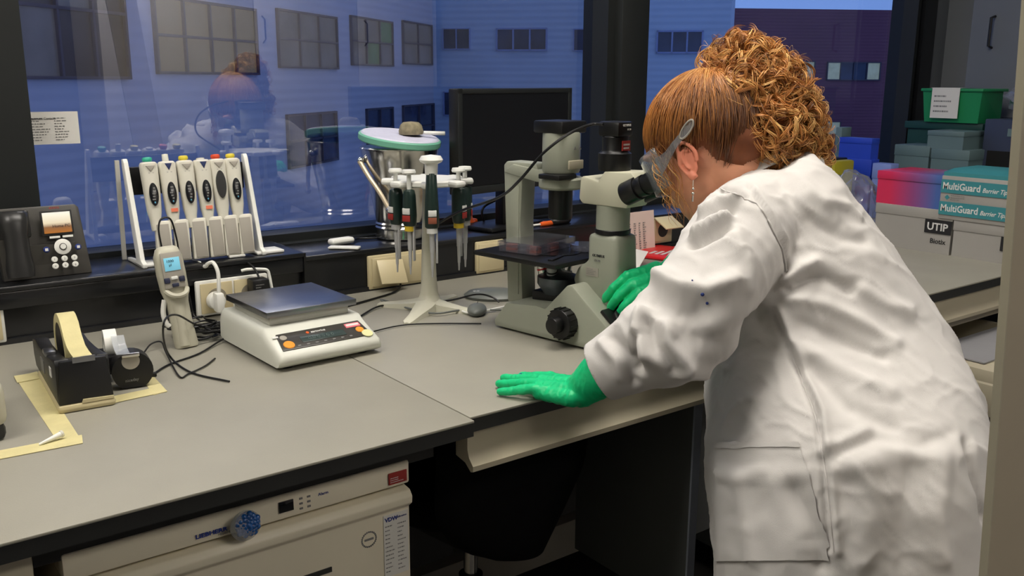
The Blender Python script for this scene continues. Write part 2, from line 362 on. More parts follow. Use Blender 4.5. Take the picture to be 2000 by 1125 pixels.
# rosette hanging on the fridge front (blue ball of gloves in a clear bag)
bx=at(485,1025,'Y',1.035)
t=thing('blue_roundel','blue round plastic lump taped to the fridge fascia','ornament',bx)
mat('blue_plastic',(28,84,150),.25,var=.35,vs=90,coat=.6); 
g=G(); 
for k in range(34):
    a=k*2.4; r=.0145*math.sqrt(k/34); g.ball((r*math.cos(a),-.004+.3*r,r*math.sin(a)),.0042,8,6)
obj('blue_lump',g.ball((0,.004,0),(.016,.008,.016),24,16),'blue_plastic',t)
obj('clear_wrap',G().ball((-.002,.004,-.002),(.0195,.010,.020),24,16),'clear_plastic_grey',t)

# left neighbour cabinet below
t=thing('base_cabinet','cream base cabinet left of the fridge at the floor','cabinet',(-.275,1.04,0))
obj('body',G().span((-.8,.02,.08),(.395,.7,.84)),'cream',t); obj('drawer',G().span((-.4,0,.74),(.41,.02,.868),bev=.003),'cream',t); obj('door',G().span((-.4,0,.1),(.41,.02,.735),bev=.003),'cream',t)
# suspended cabinet (grey side)
mat('panel_grey',(80,82,80),.55,var=.03); mat('edge_blue',(140,146,158),.4)
t=thing('hanging_cabinet','dark grey cabinet hanging under the microscope worktop','cabinet',(1.184,1.03,0))
obj('side_panel',G().span((0,.002,.4),(.018,.31,.814)),'panel_grey',t); obj('edge_band',G().span((-.0005,-.002,.4),(.0185,.002,.814)),'edge_blue',t)
obj('body',G().span((.018,.2,.4),(.6,.31,.814)),'panel_grey',t)

# ------------------------------------------------------------------ lab chair tucked under the bench
t=thing('lab_chair','black lab chair tucked under the worktop beside the fridge','chair',(.862,1.26,0),R(10))
mat('chair_black',(5,5,6),.9,var=.3,vs=80,spec=.2)
def shell(u,v):
    a=(u-.5)*2; z=v
    wd_=.185*math.sin(PI*min(.5,(.06+z*.85)))**.62
    return Vector((a*wd_,-.15+.05*(a*a)-.02*z,.585+.285*z))
g=G(); NU,NV=20,16
front=[[shell(i/NU,j/NV) for j in range(NV+1)] for i in range(NU+1)]
g.loft([[Vector(front[i][j])+Vector((0,-.012 if 0<i<NU else 0,0)) for i in range(NU+1)]+[Vector(front[i][j])+Vector((0,.02 if 0<i<NU else .001,0)) for i in range(NU,-1,-1)] for j in range(NV+1)])
obj('backrest',g,'chair_black',t,60)
obj('seat',G().lathe([(.02,0),(.16,.0),(.19,.02),(.195,.045),(.18,.065),(.0,.07)],Matrix.Translation((.06,.08,.60))),'chair_black',t)
obj('mechanism',G().box((0,.03,.585),(.12,.16,.035),bev=.008).box((.04,.12,.60),(.05,.22,.02),bev=.004),'black_plastic',t)
k=obj('tension_knob',G().cyl((.085,-.05,.63),(.085,-.10,.63),.026,.022,bev=.004),'black_plastic',t); obj('knob_cap',G().cyl((.085,-.10,.63),(.085,-.103,.63),.010),'brushed_steel',k)
obj('back_bar',G().tube([(0,.0,.585),(0,-.10,.60),(0,-.135,.66)],.014),'black_plastic',t)
obj('gas_column',G().cyl((0,0,.42),(0,0,.60),.013),'steel',t)
obj('column_sleeve',G().cyl((0,0,.1),(0,0,.49),.024,.022),'black_plastic',t)
for k in range(5):
    a=2*PI*k/5+.3; l=obj('leg',G().tube([(0,0,.12),(.11*math.cos(a),.11*math.sin(a),.11),(.2*math.cos(a),.2*math.sin(a),.07)],(.022,.014)),'black_plastic',t)
    obj('caster',G().cyl((.2*math.cos(a)-.02*math.sin(a),.2*math.sin(a)+.02*math.cos(a),.028),(.2*math.cos(a)+.02*math.sin(a),.2*math.sin(a)-.02*math.cos(a),.028),.028),'rubber',l)

# ------------------------------------------------------------------ right bench: drawer unit
t=thing('drawer_unit','grey drawer unit under the right worktop with open drawer','cabinet',(2.25,1.08,0))
obj('body',G().span((-.36,.02,.08),(1.2,.6,.62)).span((-.36,.4,.62),(1.2,.6,.87)),'panel_grey',t)
obj('drawer_front',G().span((-.355,0,.38),(.4,.02,.6),bev=.002),'panel_grey',t); obj('drawer_front',G().span((-.355,0,.1),(.4,.02,.37),bev=.002),'panel_grey',t)
obj('closed_drawer',G().span((-.33,-.005,.79),(1.1,.02,.822),bev=.002),'cream_dark',t)
dr=obj('open_drawer',G().span((-.31,-.52,.66),(-.295,.3,.738),bev=.001).span((.22,-.52,.66),(.235,.3,.738)).span((-.31,-.52,.66),(.235,.3,.668)),'rail_m',t)
obj('drawer_panel',G().span((-.33,-.54,.63),(.26,-.52,.75),bev=.002),'rail_m',dr)
mat('paper_grey',(150,150,154),.6)
c=[('document_tray','dark grey tray lying in the open drawer',G().span((1.965,.62,.669),(2.2,1.0,.705),bev=.004),'bench_edge','tray'),
   ('paper_sheet','grey white sheet of paper in the open drawer',G().span((2.02,.93,.757),(2.38,1.065,.760)),'paper_grey','paper'),
   ('cardboard_box','flat cream cardboard box beneath the sheet in the drawer',G().span((1.985,.86,.706),(2.3,1.065,.755),bev=.002),'cream','box')]
for n_,l_,g_,m_,k_ in c: single(n_,g_,m_,l_,k_)
mat('navy_gloss',(22,24,70),.12,coat=1)
for i,(x,y,lb) in enumerate([(2.0,.80,'dark blue glossy vial in the drawer front'),(2.045,.78,'dark blue glossy vial in the drawer behind another')]):
    t=thing('vial',lb,'vial',(x,y,.705),group='vials in the open drawer')
    obj('tube',G().cyl((0,0,.02),(.05,-.02,.02),.014,bev=.003),'navy_gloss',t); obj('cap',G().cyl((-.02,.008,.02),(0,0,.02),.017,bev=.002),'black_plastic',t)

# foreground end panel at the right edge of the view
t=thing('cupboard_end_panel','cream upright end panel at the right foreground edge','panel',(.975,.42,0))
ln=math.atan((1.145-1.073)/(1.413-.741))
mat('band_fore',(172,166,146),.5); mat('panel_fore',(168,158,138),.45,var=.03)
xa=at(1991,80,'Y',.441); xb=at(1913,1125,'Y',.441)
def xz(z): return xa.x+(xb.x-xa.x)*(z-xa.z)/(xb.z-xa.z)-.975
g=G(); zz=[0.02,.8,1.6]
for off,th_ in ((0,.006),(.006,.10)): g.loft([[Vector((xz(z)+off,.013,z)),Vector((xz(z)+off+th_,.013,z)),Vector((xz(z)+off+th_,.02,z)),Vector((xz(z)+off,.02,z))] for z in (0,2.3)])
obj('board',g,'panel_fore',t); obj('edge_band',G().loft([[Vector((xz(z)-.002,.012,z)),Vector((xz(z)+.0005,.012,z)),Vector((xz(z)+.0005,.021,z)),Vector((xz(z)-.002,.021,z))] for z in (0,2.3)]),'band_fore',t)

# cupboard on the right wall
t=thing('wall_cupboard','grey cupboard with bow handle at the right wall','cupboard',(3.52,1.2,0))
obj('body',G().span((0,-.62,.905),(.13,.62,2.3)),'wall_grey',t); d=obj('door',G().span((-.018,-.6,1.24),(0,.61,2.28),bev=.002),'wall_grey',t)
h=at(1940,60,'X',3.5); hy=h.y-1.2
obj('handle',G().tube([(-.018,hy,h.z-.06),(-.045,hy,h.z-.055),(-.045,hy,h.z+.045),(-.018,hy,h.z+.05)],.005,smooth=False),'black_plastic',d)

# ================================================================== THINGS ON THE LEDGE AND BENCH
# ---- sockets
def socket(name,label,x0,x1,z0,z1,kind,group=None,y=1.82):
    t=thing(name,label,'socket',((x0+x1)/2,y,z0)); w,h=(x1-x0)/2,z1-z0
    m='bright_white' if 'w' in kind else 'socket_cream'
    obj('frame',G().box((0,-.005,h/2),(2*w,.010,h),bev=.0035),m,t)
    n=2 if w>.06 else 1
    for k in range(n):
        cx=0 if n==1 else (-w/2+.003 if k==0 else w/2-.003); iw=(w if n==1 else w/2)*.86
        obj('insert',G().box((cx,-.0115,h/2),(2*iw,.004,h*.84),bev=.001),'socket_cream',t)
        if 'r' in kind: obj('socket_well',G().cyl((cx,-.0142,h/2),(cx,-.0125,h/2),.0195,seg=32),'bench_edge' if 'w' not in kind else 'cream_dark',t)
    return t
s0=socket('wall_socket','cream socket plate cut by the left picture edge',.155,.237,.905,.985,'wr')
s1=socket('wall_socket','white framed double socket with white plug behind the balance',.572,.722,.903,.975,'wr',y=1.803)
s2=socket('wall_socket','double socket with open flap behind the pipette carousel',.965,1.115,.903,.980,'c')
s3=socket('wall_socket','blank cream socket plate left of the microscope stage',1.26,1.345,.903,.982,'c')
s4=socket('wall_socket','cream socket with raised flap right of the eyepieces',1.86,1.945,.915,.99,'cr')
obj('socket_well',G().cyl((0,-.0145,.04),(0,-.0125,.04),.02,seg=32),'black_plastic',s0)
obj('flap',G().box((0,0,0),(.066,.004,.058),bev=.001,M=Matrix.Translation((-.026,-.030,.040))@Matrix.Rotation(R(-32),4,'X')@Matrix.Rotation(R(4),4,'Y')),'socket_cream',s2)
obj('flap',G().box((0,0,0),(.07,.004,.055),bev=.001,M=Matrix.Translation((0,-.036,.062))@Matrix.Rotation(R(-62),4,'X')),'socket_cream',s4)
# plug
t=thing('mains_plug','white mains plug with curved white cable in the double socket','plug',(.607,1.79,.935))
obj('plug_body',G().cyl((0,-.002,0),(0,-.02,0),.0185,.0165,bev=.002).box((0,-.025,.0),(.017,.026,.040),bev=.005),'bright_white',t)
obj('cable',G().tube([(.0,-.027,.015),(.001,-.028,.035),(.002,-.024,.062),(-.002,-.012,.078),(-.009,-.002,.075),(-.012,.008,.068),(-.013,.05,.072),(-.02,.10,.076)],(.0042,.0035)),'bright_white',t)
# power adapter
t=thing('power_adapter','small black power adapter plugged into the double socket','adapter',(.692,1.785,.918))
obj('housing',G().box((0,-.014,.028),(.036,.034,.052),bev=.004),'black_plastic',t)
lines(t,frame((-.012,-.0315,.010),(1,0,0),(0,0,1)),.026,.036,7,MC['ink_grey'],9,th=.4)
obj('cable',G().tube([(0,-.02,.056),(-.002,-.012,.068),(-.006,0,.078),(-.012,.04,.086),(-.03,.09,.089)],.0022),'black_plastic',t)
single('white_cable',G().tube([(.664,1.786,.988),(.676,1.783,.990),(.700,1.781,.988),(.716,1.78,.984),(.720,1.779,.970),(.722,1.777,.950),(.724,1.772,.925)],.0032),'bright_white','white cable bent over the black power adapter','cable')

# ---- desk phone
ph=thing('desk_phone','dark grey desk phone leaning on the ledge by the left frame','phone',(.318,1.84,1.0085),0)
mat('phone_grey',(70,68,64),.4,var=.04); mat('phone_dark',(42,42,42),.32,var=.05)
TL=Matrix.Translation((0,0,0))@Matrix.Rotation(R(-12),4,'X')
def pm(o,e=0): 
    return TL@frame(o,(1,0,0),(0,0,1))
obj('phone_body',G().prism([(-.070,0),(.078,0),(.070,.125),(.064,.131),(-.066,.131),(-.074,.125)],.024,TL@Matrix.Translation((0,.012,0))@Matrix(((1,0,0,0),(0,0,-1,0),(0,1,0,0),(0,0,0,1)))@Matrix.Translation((0,0,-.012)),bev=.002).box((0,.035,.03),(.11,.06,.06)),'phone_grey',ph)
hs=obj('handset',G().loft([[TL@Vector((-.045+a*wd_/2,-.014-d_-b*t_,z)) for a,b in ((-1,0),(-.75,.8),(-.3,1),(.3,1),(.75,.8),(1,0),(.8,-.3),(-.8,-.3))] for z,wd_,t_,d_ in ((.004,.044,.014,.010),(.02,.047,.018,.008),(.05,.040,.014,.012),(.08,.040,.014,.013),(.10,.048,.018,.010),(.118,.050,.017,.007),(.124,.040,.01,.004))]),'phone_dark',ph,60)
obj('handset_cradle',G().box((0,0,0),(.054,.010,.05),bev=.004,M=TL@Matrix.Translation((-.045,-.014,.100))),'phone_dark',ph)
sc=obj('screen_frame',G().box((0,0,0),(.054,.003,.046),bev=.001,M=TL@Matrix.Translation((.027,-.0135,.098))),'phone_dark',ph)
m=bpy.data.materials.new('phone_screen'); MC['phone_screen']=m; m.use_nodes=True; n=m.node_tree; b=n.nodes['Principled BSDF']
tcn=n.nodes.new('ShaderNodeTexCoord'); sp=n.nodes.new('ShaderNodeSeparateXYZ'); rp=n.nodes.new('ShaderNodeValToRGB'); n.links.new(tcn.outputs['Generated'],sp.inputs[0]); n.links.new(sp.outputs['Z'],rp.inputs[0])
e=rp.color_ramp.elements; e[0].position=0; e[0].color=srgb((150,92,28)); e[1].position=1; e[1].color=srgb((215,215,205)); q=e.new(.3); q.color=srgb((120,84,52)); q=e.new(.5); q.color=srgb((200,190,165))
n.links.new(rp.outputs[0],b.inputs['Base Color']); n.links.new(rp.outputs[0],b.inputs['Emission Color']); b.inputs['Emission Strength'].default_value=.55; b.inputs['Roughness'].default_value=.3
scr=obj('screen',G().box((0,0,0),(.047,.001,.038),M=TL@Matrix.Translation((.027,-.0155,.098))),'phone_screen',sc)
text('Home PC',.0075,'ink',sc,TL@frame((.018,-.0162,.089),(1,0,0),(0,0,1)))
text('AVAYA',.0055,'sticker_red',ph,TL@frame((.017,-.0125,.1235),(1,0,0),(0,0,1)),bold=.0001)
def pbtn(x,z,r,m='bright_white',h=.003,nm='button'): return obj(nm,G().cyl((0,0,0),(0,0,h),r,r*.85,seg=20,M=None) if False else G().lathe([(r,0),(r,h*.5),(r*.8,h),(0,h)],TL@frame((x,-.0125,z),(1,0,0),(0,0,1)),seg=20),m,ph)
nb=pbtn(.031,.053,.0145,nm='navigation_ring'); obj('centre_button',G().lathe([(.0065,0),(.006,.002),(0,.002)],TL@frame((.031,-.0156,.053),(1,0,0),(0,0,1))),'phone_grey',nb); obj('ok_cap',G().lathe([(.005,0),(.0045,.001),(0,.001)],TL@frame((.031,-.0176,.053),(1,0,0),(0,0,1))),'bright_white',nb)
obj('softkeys',G().box((-.011,0,0),(.018,.002,.004),bev=.0005,M=TL@Matrix.Translation((.031,-.0135,.0715))).box((.011,0,0),(.018,.002,.004),bev=.0005,M=TL@Matrix.Translation((.031,-.0135,.0715))),'bright_white',ph)
pbtn(.003,.050,.0055,'ink_blue'); pbtn(.057,.050,.0055,'ink_blue'); obj('button_mark',G().box((0,0,0),(.005,.001,.005),M=TL@Matrix.Translation((.003,-.016,.050))).box((0,0,0),(.005,.001,.005),M=TL@Matrix.Translation((.057,-.016,.050))),'ink_white',ph)
for r_ in range(3):
    for c_ in range(3):
        if .027-.0125*r_>0.003:
            b_=pbtn(.014+.017*c_,.031-.0125*r_,.0055); text(str(1+3*r_+c_),.005,'ink_grey',b_,TL@frame((.0125+.017*c_,-.0157,.0293-.0125*r_),(1,0,0),(0,0,1)))

# ---- notice on window
t=single('window_notice',G().span((.347,2.043,1.237),(.441,2.0442,1.301)),'paper','small printed notice stuck on the window above the phone','notice')
lines(t,frame((.352,2.0425,1.243),(1,0,0),(0,0,1)),.084,.048,9,MC['ink_grey'],11,cols=((0,.42),(.52,.85)),th=.32); text('Important Contacts',.006,'ink',t,frame((.351,2.0425,1.286),(1,0,0),(0,0,1)))

# ---- electronic pipette rack with six pipettes
rk=thing('pipette_rack','white linear charging rack on the ledge beside the phone','rack',(.585,1.88,1.0085),0)
LE=R(12)   # the rack leans back
def sidearm(x):
    return G().prism([(-.062,0),(.045,0),(.045,.006),(-.018,.010),(.030,.190),(.028,.204),(.018,.205),(.012,.198),(-.048,.014),(-.062,.008)],.009,Matrix.Translation((x-.0045,0,0))@Matrix(((0,0,1,0),(1,0,0,0),(0,1,0,0),(0,0,0,1))),bev=.0015)
for x in (-.098,.143): obj('side_arm',sidearm(x),'bright_white',rk)
obj('rear_strut',G().box((-.105,.055,.10),(.008,.006,.20),rot=Matrix.Rotation(R(2),4,'X')),'white_plastic',rk)
obj('charging_rail',G().box((.022,.028,.160),(.236,.012,.055),bev=.002),'black_plastic',rk); obj('front_rail',G().box((.022,-.002,.020),(.236,.014,.016),bev=.003),'black_plastic',rk)
g=G()
for k in range(9): g.box((-.01+.011*k,-.011,.020),(.004,.004,.014))
obj('rail_teeth',g,'black_plastic',rk,kind='stuff')
mat('cap_teal',(60,175,150),.4); mat('cap_white',(210,210,200),.4); mat('cap_yellow',(222,205,70),.4); mat('cap_navy',(30,44,90),.4); mat('cap_red',(215,80,50),.4); mat('oval_black',(20,22,26),.25,coat=.4); mat('pip_ivory',(216,213,200),.32,var=.02); mat('finger_grey',(160,155,145),.4)
def epip(cap,label,x,tall=0,lcd=False,hook=False,sticker=False):
    t=thing('electronic_pipette',label,'pipette',(0,0,0),group='electronic pipettes in the white rack')
    t.matrix_world=Matrix.Translation((.585+x,1.838,1.024))@Matrix.Rotation(-LE,4,'X')@Matrix.Rotation(R(-3),4,'Z')
    rr=[]
    for z,w_,d_,y_ in ((.052,.009,.010,0),(.075,.0105,.011,0),(.09,.0135,.0125,-.001),(.13,.0155,.014,-.003),(.165,.0165,.015,-.003),(.182,.0165,.017,-.002),(.186,.014,.013,0)):
        rr.append([Vector((w_*math.copysign(abs(math.cos(a))**.75,math.cos(a)),y_+d_*math.copysign(abs(math.sin(a))**.75,math.sin(a)),z)) for a in [2*PI*k/20 for k in range(20)]])
    obj('body',G().loft(rr),'pip_ivory',t,50)
    c='cap_'+cap
    if cap=='navy': obj('plunger_button',G().cyl((0,0,.184),(0,0,.190),.008,seg=16),'cap_white',t)
    elif cap=='white': obj('plunger_button',G().cyl((0,0,.184),(0,0,.201),.0065,.006,seg=16,bev=.001),c,t)
    else: obj('plunger_button',G().cyl((0,0,.184),(0,0,.1885),.0075,seg=16).cyl((0,0,.1885),(0,0,.196),.0095,.009,seg=20,bev=.002),c,t)
    if hook: obj('pointer_tab',G().prism([(-.007,.0),(.007,.0),(0,-.014)],.003,Matrix.Translation((0,-.0165,.181))@Matrix(((1,0,0,0),(0,0,-1,0),(0,1,0,0),(0,0,0,1))),bev=.0008),'cap_navy',t)
    else: obj('finger_hook',G().prism([(-.009,.0),(.009,.0),(0,-.012)],.004,Matrix.Translation((0,-.0165,.178))@Matrix(((1,0,0,0),(0,0,-1,0),(0,1,0,0),(0,0,0,1))),bev=.001),'finger_grey',t)
    if lcd:
        obj('screen',G().loft([[Vector((w_*math.cos(a)*.9,-.0198+(.0045 if j else 0),z0+h_*math.sin(a))) for a in [2*PI*k/24 for k in range(24)]] for j,(w_,z0,h_) in enumerate([(.0105,.134,.027),(.0115,.134,.029)])]),'oval_black',t)
    else:
        ov=obj('oval_display',G().loft([[Vector((w_*math.cos(a),yy,.122+h_*math.sin(a))) for a in [2*PI*k/28 for k in range(28)]] for yy,w_,h_ in ((-.0145,.0085,.0225),(-.0182,.0085,.0225),(-.0188,.0072,.021))]),'oval_black',t)
        r_=random.Random(int(x*1000)); g=G()
        for k in range(5): g.box((r_.uniform(-.0015,.0015),-.0189,.134-.0055*k),(r_.uniform(.003,.006),.0004,.0026))
        obj('display_mark',g,'ink_grey',ov); obj('display_dot',G().ball((0,-.0187,.106),(.0015,.0005,.002),10,6),mat('dot_blue',(90,160,190),.3),ov)
    text('xplorer',.0035,'ink_grey',t,frame((-.005,-.0175,.163),(1,0,0),(0,0,1)))
    if sticker: obj('orange_sticker',G().box((.001,-.0138,.089),(.013,.0012,.007)),mat('salmon',(226,120,90),.5),t)
    b_=obj('tip_ejector',G().prism([(-.004,-.012),(.026,-.012),(.030,.066),(.027,.070),(.004,.070),(.001,.064)],.017,Matrix.Translation((-.004,.006,0))@Matrix(((1,0,0,0),(0,0,-1,0),(0,1,0,0),(0,0,0,1))),bev=.0025),'pip_ivory',t)
    obj('grey_cover',G().box((.009,-.0118,.027),(.023,.0015,.072),bev=.0006),'finger_grey',b_)
    return t
for a in [('teal','ivory pipette with teal button, leftmost in the white rack',-.062),('white','ivory pipette with tall white button and orange sticker',-.027),('yellow','ivory pipette with yellow button in the middle of the rack',.008),('navy','ivory pipette with dark blue pointer tab and orange sticker',.042),('red','ivory pipette with red button and larger grey screen',.073),('yellow','ivory pipette with yellow button next to the right rack arm',.104)]:
    epip(*a,lcd=a[0]=='red',hook=a[0] in('white','navy'),sticker=a[0] in('white','navy'))
obj('foot_bar',G().box((.160,-.03,.003),(.06,.05,.006),bev=.002),'bright_white',rk); obj('foot_bar',G().box((-.085,-.03,.003),(.035,.05,.006),bev=.002),'bright_white',rk)
t=thing('white_clip','small white clip on the ledge by the rack foot','clip',(.672,1.83,1.0085))
obj('clip_base',G().box((0,0,.003),(.034,.014,.005),bev=.0015),'bright_white',t); obj('clip_tab',G().box((.006,.004,.014),(.012,.004,.020),bev=.0015),'bright_white',t)
# black charging lead arching behind handset
single('charging_lead',G().tube([(.508,1.775,1.055),(.508,1.785,1.088),(.516,1.79,1.106),(.533,1.79,1.104),(.541,1.79,1.07),(.545,1.79,1.03),(.55,1.788,.99),(.556,1.785,.95),(.56,1.78,.915),(.565,1.76,.905)],.0018),'black_plastic','thin black lead arching over the handset pipettor','cable')

# ---- pipette controller handset standing in front of the trunking
t=thing('pipette_controller','ivory pipette controller with small blue screen leaning on the trunking','pipette controller',(.488,1.612,.9))
t.rotation_euler=(R(-9),R(-2.5),R(0)); t.scale=(1.12,1.12,1.09)
mat('ctrl_ivory',(186,183,165),.35,var=.03); mat('lcd_blue',(120,190,215),.3,emit=.35); mat('key_dark',(44,48,70),.4)
rr=[]
for z,w_,d_,x_ in ((.0,.017,.012,.003),(.004,.018,.013,.003),(.04,.0165,.013,.001),(.075,.0165,.013,.0),(.095,.021,.014,-.001),(.120,.022,.015,-.002),(.150,.0215,.015,-.003),(.163,.017,.012,-.003),(.167,.011,.008,-.003)):
    rr.append([Vector((x_+w_*math.copysign(abs(math.cos(a))**.7,math.cos(a)),d_*math.copysign(abs(math.sin(a))**.7,math.sin(a)),z)) for a in [2*PI*k/24 for k in range(24)]])
obj('body',G().loft(rr),'ctrl_ivory',t,50)
obj('screen_bezel',G().box((-.003,-.0155,.128),(.032,.003,.058),bev=.0014),'finger_grey',t)
s=obj('screen',G().box((-.003,-.0175,.138),(.024,.0012,.021),bev=.0003),'lcd_blue',t); text('1000\n  µl',.006,'ink',s,frame((-.012,-.0183,.141),(1,0,0),(0,0,1)))
for x,m_ in ((-.0145,'key_dark'),(.0085,'key_dark')): obj('key',G().box((x,-.017,.1125),(.009,.004,.009),bev=.0015),m_,t)
obj('key',G().box((-.003,-.018,.1155),(.010,.004,.005),bev=.001),'bright_white',t); obj('key',G().box((-.003,-.018,.104),(.010,.004,.006),bev=.001),'key_dark',t)
obj('finger_rest',G().tube([(-.018,-.012,.096),(-.012,-.019,.089),(-.001,-.021,.086),(.010,-.019,.089),(.015,-.012,.096)],.0042),'ctrl_ivory',t)
obj('front_rib',G().loft([[Vector((-.002+a*w_,-.011-b*.006,z)) for a,b in ((-1,0),(-.6,.8),(0,1),(.6,.8),(1,0))]+[Vector((-.002,-.002,z))] for z,w_ in ((.004,.008),(.04,.007),(.082,.011))]),'ctrl_ivory',t,60)
obj('trigger',G().tube([(-.019,0,.082),(-.024,0,.062),(-.0225,0,.045),(-.018,0,.038)],.004),'bright_white',t)

# ---- tangle of cables
rnd=random.Random(3); g=G()
for k in range(9):
    cx,cy=.545+rnd.uniform(-.02,.02),1.67+rnd.uniform(-.03,.03); a0=rnd.uniform(0,6); rx,ry=rnd.uniform(.025,.05),rnd.uniform(.02,.045)
    g.tube([(cx+rx*math.cos(a0+.62*i)*(1+.2*math.sin(i*2.1+k)),cy+ry*math.sin(a0+.62*i)*(1+.2*math.cos(i*1.3+k)),.9035+.003*(k%6)+.004*abs(math.sin(i*1.7+k))) for i in range(13)],.0019,6,4)
single('cable_tangle',g,'black_plastic','tangle of black cables heaped behind the balance','cable')
def onb(pts,z=.9025): return [at(x,y,'Z',z+(dz[0] if dz else 0)) for x,y,*dz in pts]
single('black_lead',G().tube(onb([(448,745),(375,728),(335,700,.004),(320,665,.05),(322,625,.09),(345,615,.075),(378,632,.04),(400,640,.02),(430,655,.01)]),.0017),'black_plastic','black lead looping around the pipette controller','cable')
single('black_lead',G().tube(onb([(298,732),(330,712),(390,690),(440,660,.004),(470,655,.006)]),.0017).box(at(300,731,'Z',.904),(.008,.008,.006),bev=.001),'black_plastic','black lead with small end plug beside the tape outline','cable')
single('black_lead',G().tube(onb([(280,690),(295,672,.01),(315,668,.012),(325,690,.003),(350,735),(368,730),(400,715),(420,700)]),.0015),'black_plastic','black lead curling on the bench in front of the controller','cable')
single('adapter_lead',G().tube([(.700,1.765,.93),(.702,1.745,.92),(.693,1.72,.915),(.675,1.70,.9035),(.64,1.69,.905),(.58,1.66,.9035)],.0015),'black_plastic','thin lead dropping from the black adapter behind the balance','cable')

# ---- balance
t=thing('precision_balance','white precision balance with square steel pan','balance',(.654,1.50,.9),R(2))
mat('bal_white',(212,213,203),.33,var=.02); mat('bal_panel',(62,60,56),.3,coat=.3); mat('lcd_dark',(58,70,68),.2,var=.02); mat('bal_base',(60,62,60),.5)
sec=[(-.128,.012),(-.131,.020),(-.128,.028),(-.072,.052),(-.060,.060),(.110,.062),(.118,.056),(.12,.014),(.11,.008),(-.12,.006)]
def balsec(x,s_,ins):
    return [Vector((x,y*(1-ins)+.0,max(z*s_,.006))) for y,z in sec]
obj('body',G().loft([balsec(x,s_,i_) for x,s_,i_ in ((-.096,.75,.03),(-.0925,.95,.01),(-.088,1,0),(.088,1,0),(.0925,.95,.01),(.096,.75,.03))]),'bal_white',t,50)
for x in (-.07,.07):
    for y in (-.1,.1): obj('foot',G().cyl((x,y,0),(x,y,.008),.010,seg=16),'rubber',t)
obj('underside',G().box((0,0,.0055),(.17,.21,.003)),'bal_base',t)
sl=math.atan2(.024,.056); PM=Matrix.Translation((0,-.100,.0405))@Matrix.Rotation(sl,4,'X')
pn=obj('control_panel',G().prism([(-.084,-.020),(.084,-.020),(.078,.024),(-.078,.024)],.0022,PM@Matrix.Translation((0,0,-.0005)),bev=.0008),'bal_panel',t)
def pf(x,y,z=.0018): return PM@Matrix.Translation((x,y,z))
obj('lcd',G().box((-.002,-.001,.0018),(.082,.016,.0015),bev=.0004,M=PM),'lcd_dark',pn)
text('0.0 0 0 0 0',.011,mat('lcd_seg',(84,100,96),.4,var=0),pn,pf(-.030,-.005,.0027),sx=1.0)
text('◆ sartorius' if False else 'sartorius',.0075,'ink_white',pn,pf(-.018,.0125),bold=.0001); obj('logo_mark',G().box((-.024,.0147,.0018),(.005,.005,.001),rot=R(45),M=PM),'orange',pn)
obj('tare_button',G().lathe([(.0098,0),(.0092,.0012),(0,.0014)],pf(-.068,-.008,.0017)),'amber',pn); obj('print_button',G().lathe([(.0075,0),(.007,.001),(0,.001)],pf(.068,-.002,.0017)),'amber',pn)
obj('level_bubble',G().lathe([(.0062,0),(.006,.0014),(0,.0018)],pf(-.070,.011,.0017)),'finger_grey',pn); obj('white_tag',G().box((-.082,.016,.002),(.010,.004,.001),M=PM),'ink_white',pn)
obj('calibration_tag',G().box((.061,.013,.002),(.028,.011,.001),M=PM),mat('pink_tag',(226,120,130),.5),pn); obj('tag_inner',G().box((.061,.0135,.0026),(.024,.005,.0006),M=PM),'ink_white',pn)
obj('inspection_tag',G().lathe([(.010,0),(.0095,.0008),(0,.0008)],pf(.076,-.015,.0019)),mat('pale_yellow',(214,214,160),.5),pn)
g=G()
for k in range(7): g.box((-.052+.016*k,-.0145,.0018),(.005,.003,.001),M=PM)
obj('key_mark',g,'ink_grey',pn,kind='stuff')
obj('pan_support',G().box((0,.022,.068),(.150,.150,.016),bev=.003),'white_plastic',t)
obj('weighing_pan',G().box((0,.022,.0815),(.170,.172,.011),bev=.0012),'brushed_steel',t)

# ---- masking tape dispensers and tape on the bench
t=thing('tape_dispenser','heavy black desk dispenser with wide masking tape roll','tape dispenser',(.279,1.53,.9),R(-3))
mat('disp_black',(20,20,22),.42,var=.1); mat('wood_base',(190,178,140),.6,var=.1)
obj('base_pad',G().span((-.038,-.158,0),(.04,.05,.012),bev=.005),'wood_base',t)
def sideplate(x,w_,bev=.002): return G().prism([(-.15,.012),(.07,.012),(.085,.03),(.085,.055),(.05,.062),(.015,.060),(-.05,.064),(-.105,.070),(-.148,.078),(-.152,.07)],w_,Matrix.Translation((x,0,0))@Matrix(((0,0,1,0),(1,0,0,0),(0,1,0,0),(0,0,0,1))),bev=bev)
obj('housing',sideplate(-.036,.020),'disp_black',t); obj('housing',sideplate(.020,.016),'disp_black',t)
obj('housing_floor',G().span((-.018,-.148,.012),(.022,.06,.03)),'disp_black',t); obj('nose',G().prism([(-.036,.012),(.038,.012),(.032,.076),(-.030,.076)],.02,Matrix.Translation((0,-.135,0))@Matrix(((1,0,0,0),(0,0,-1,0),(0,1,0,0),(0,0,0,1))).inverted()@Matrix.Identity(4) if False else Matrix.Translation((0,-.135,0))@Matrix(((1,0,0,0),(0,0,-1,0),(0,1,0,0),(0,0,0,1))),bev=.002),'disp_black',t)
XR=Matrix(((0,0,1,0),(1,0,0,0),(0,1,0,0),(0,0,0,1)))
roll=obj('tape_roll',G().lathe([(.040,-.0125),(.054,-.0125),(.054,.0125),(.040,.0125),(.040,-.0125)],Matrix.Translation((.002,-.025,.062))@XR,seg=48,closed=False),'masking',t)
obj('core',G().lathe([(.012,-.012),(.0395,-.012),(.0395,.012),(.012,.012)],Matrix.Translation((.002,-.025,.062))@XR,seg=32),'disp_black',roll)
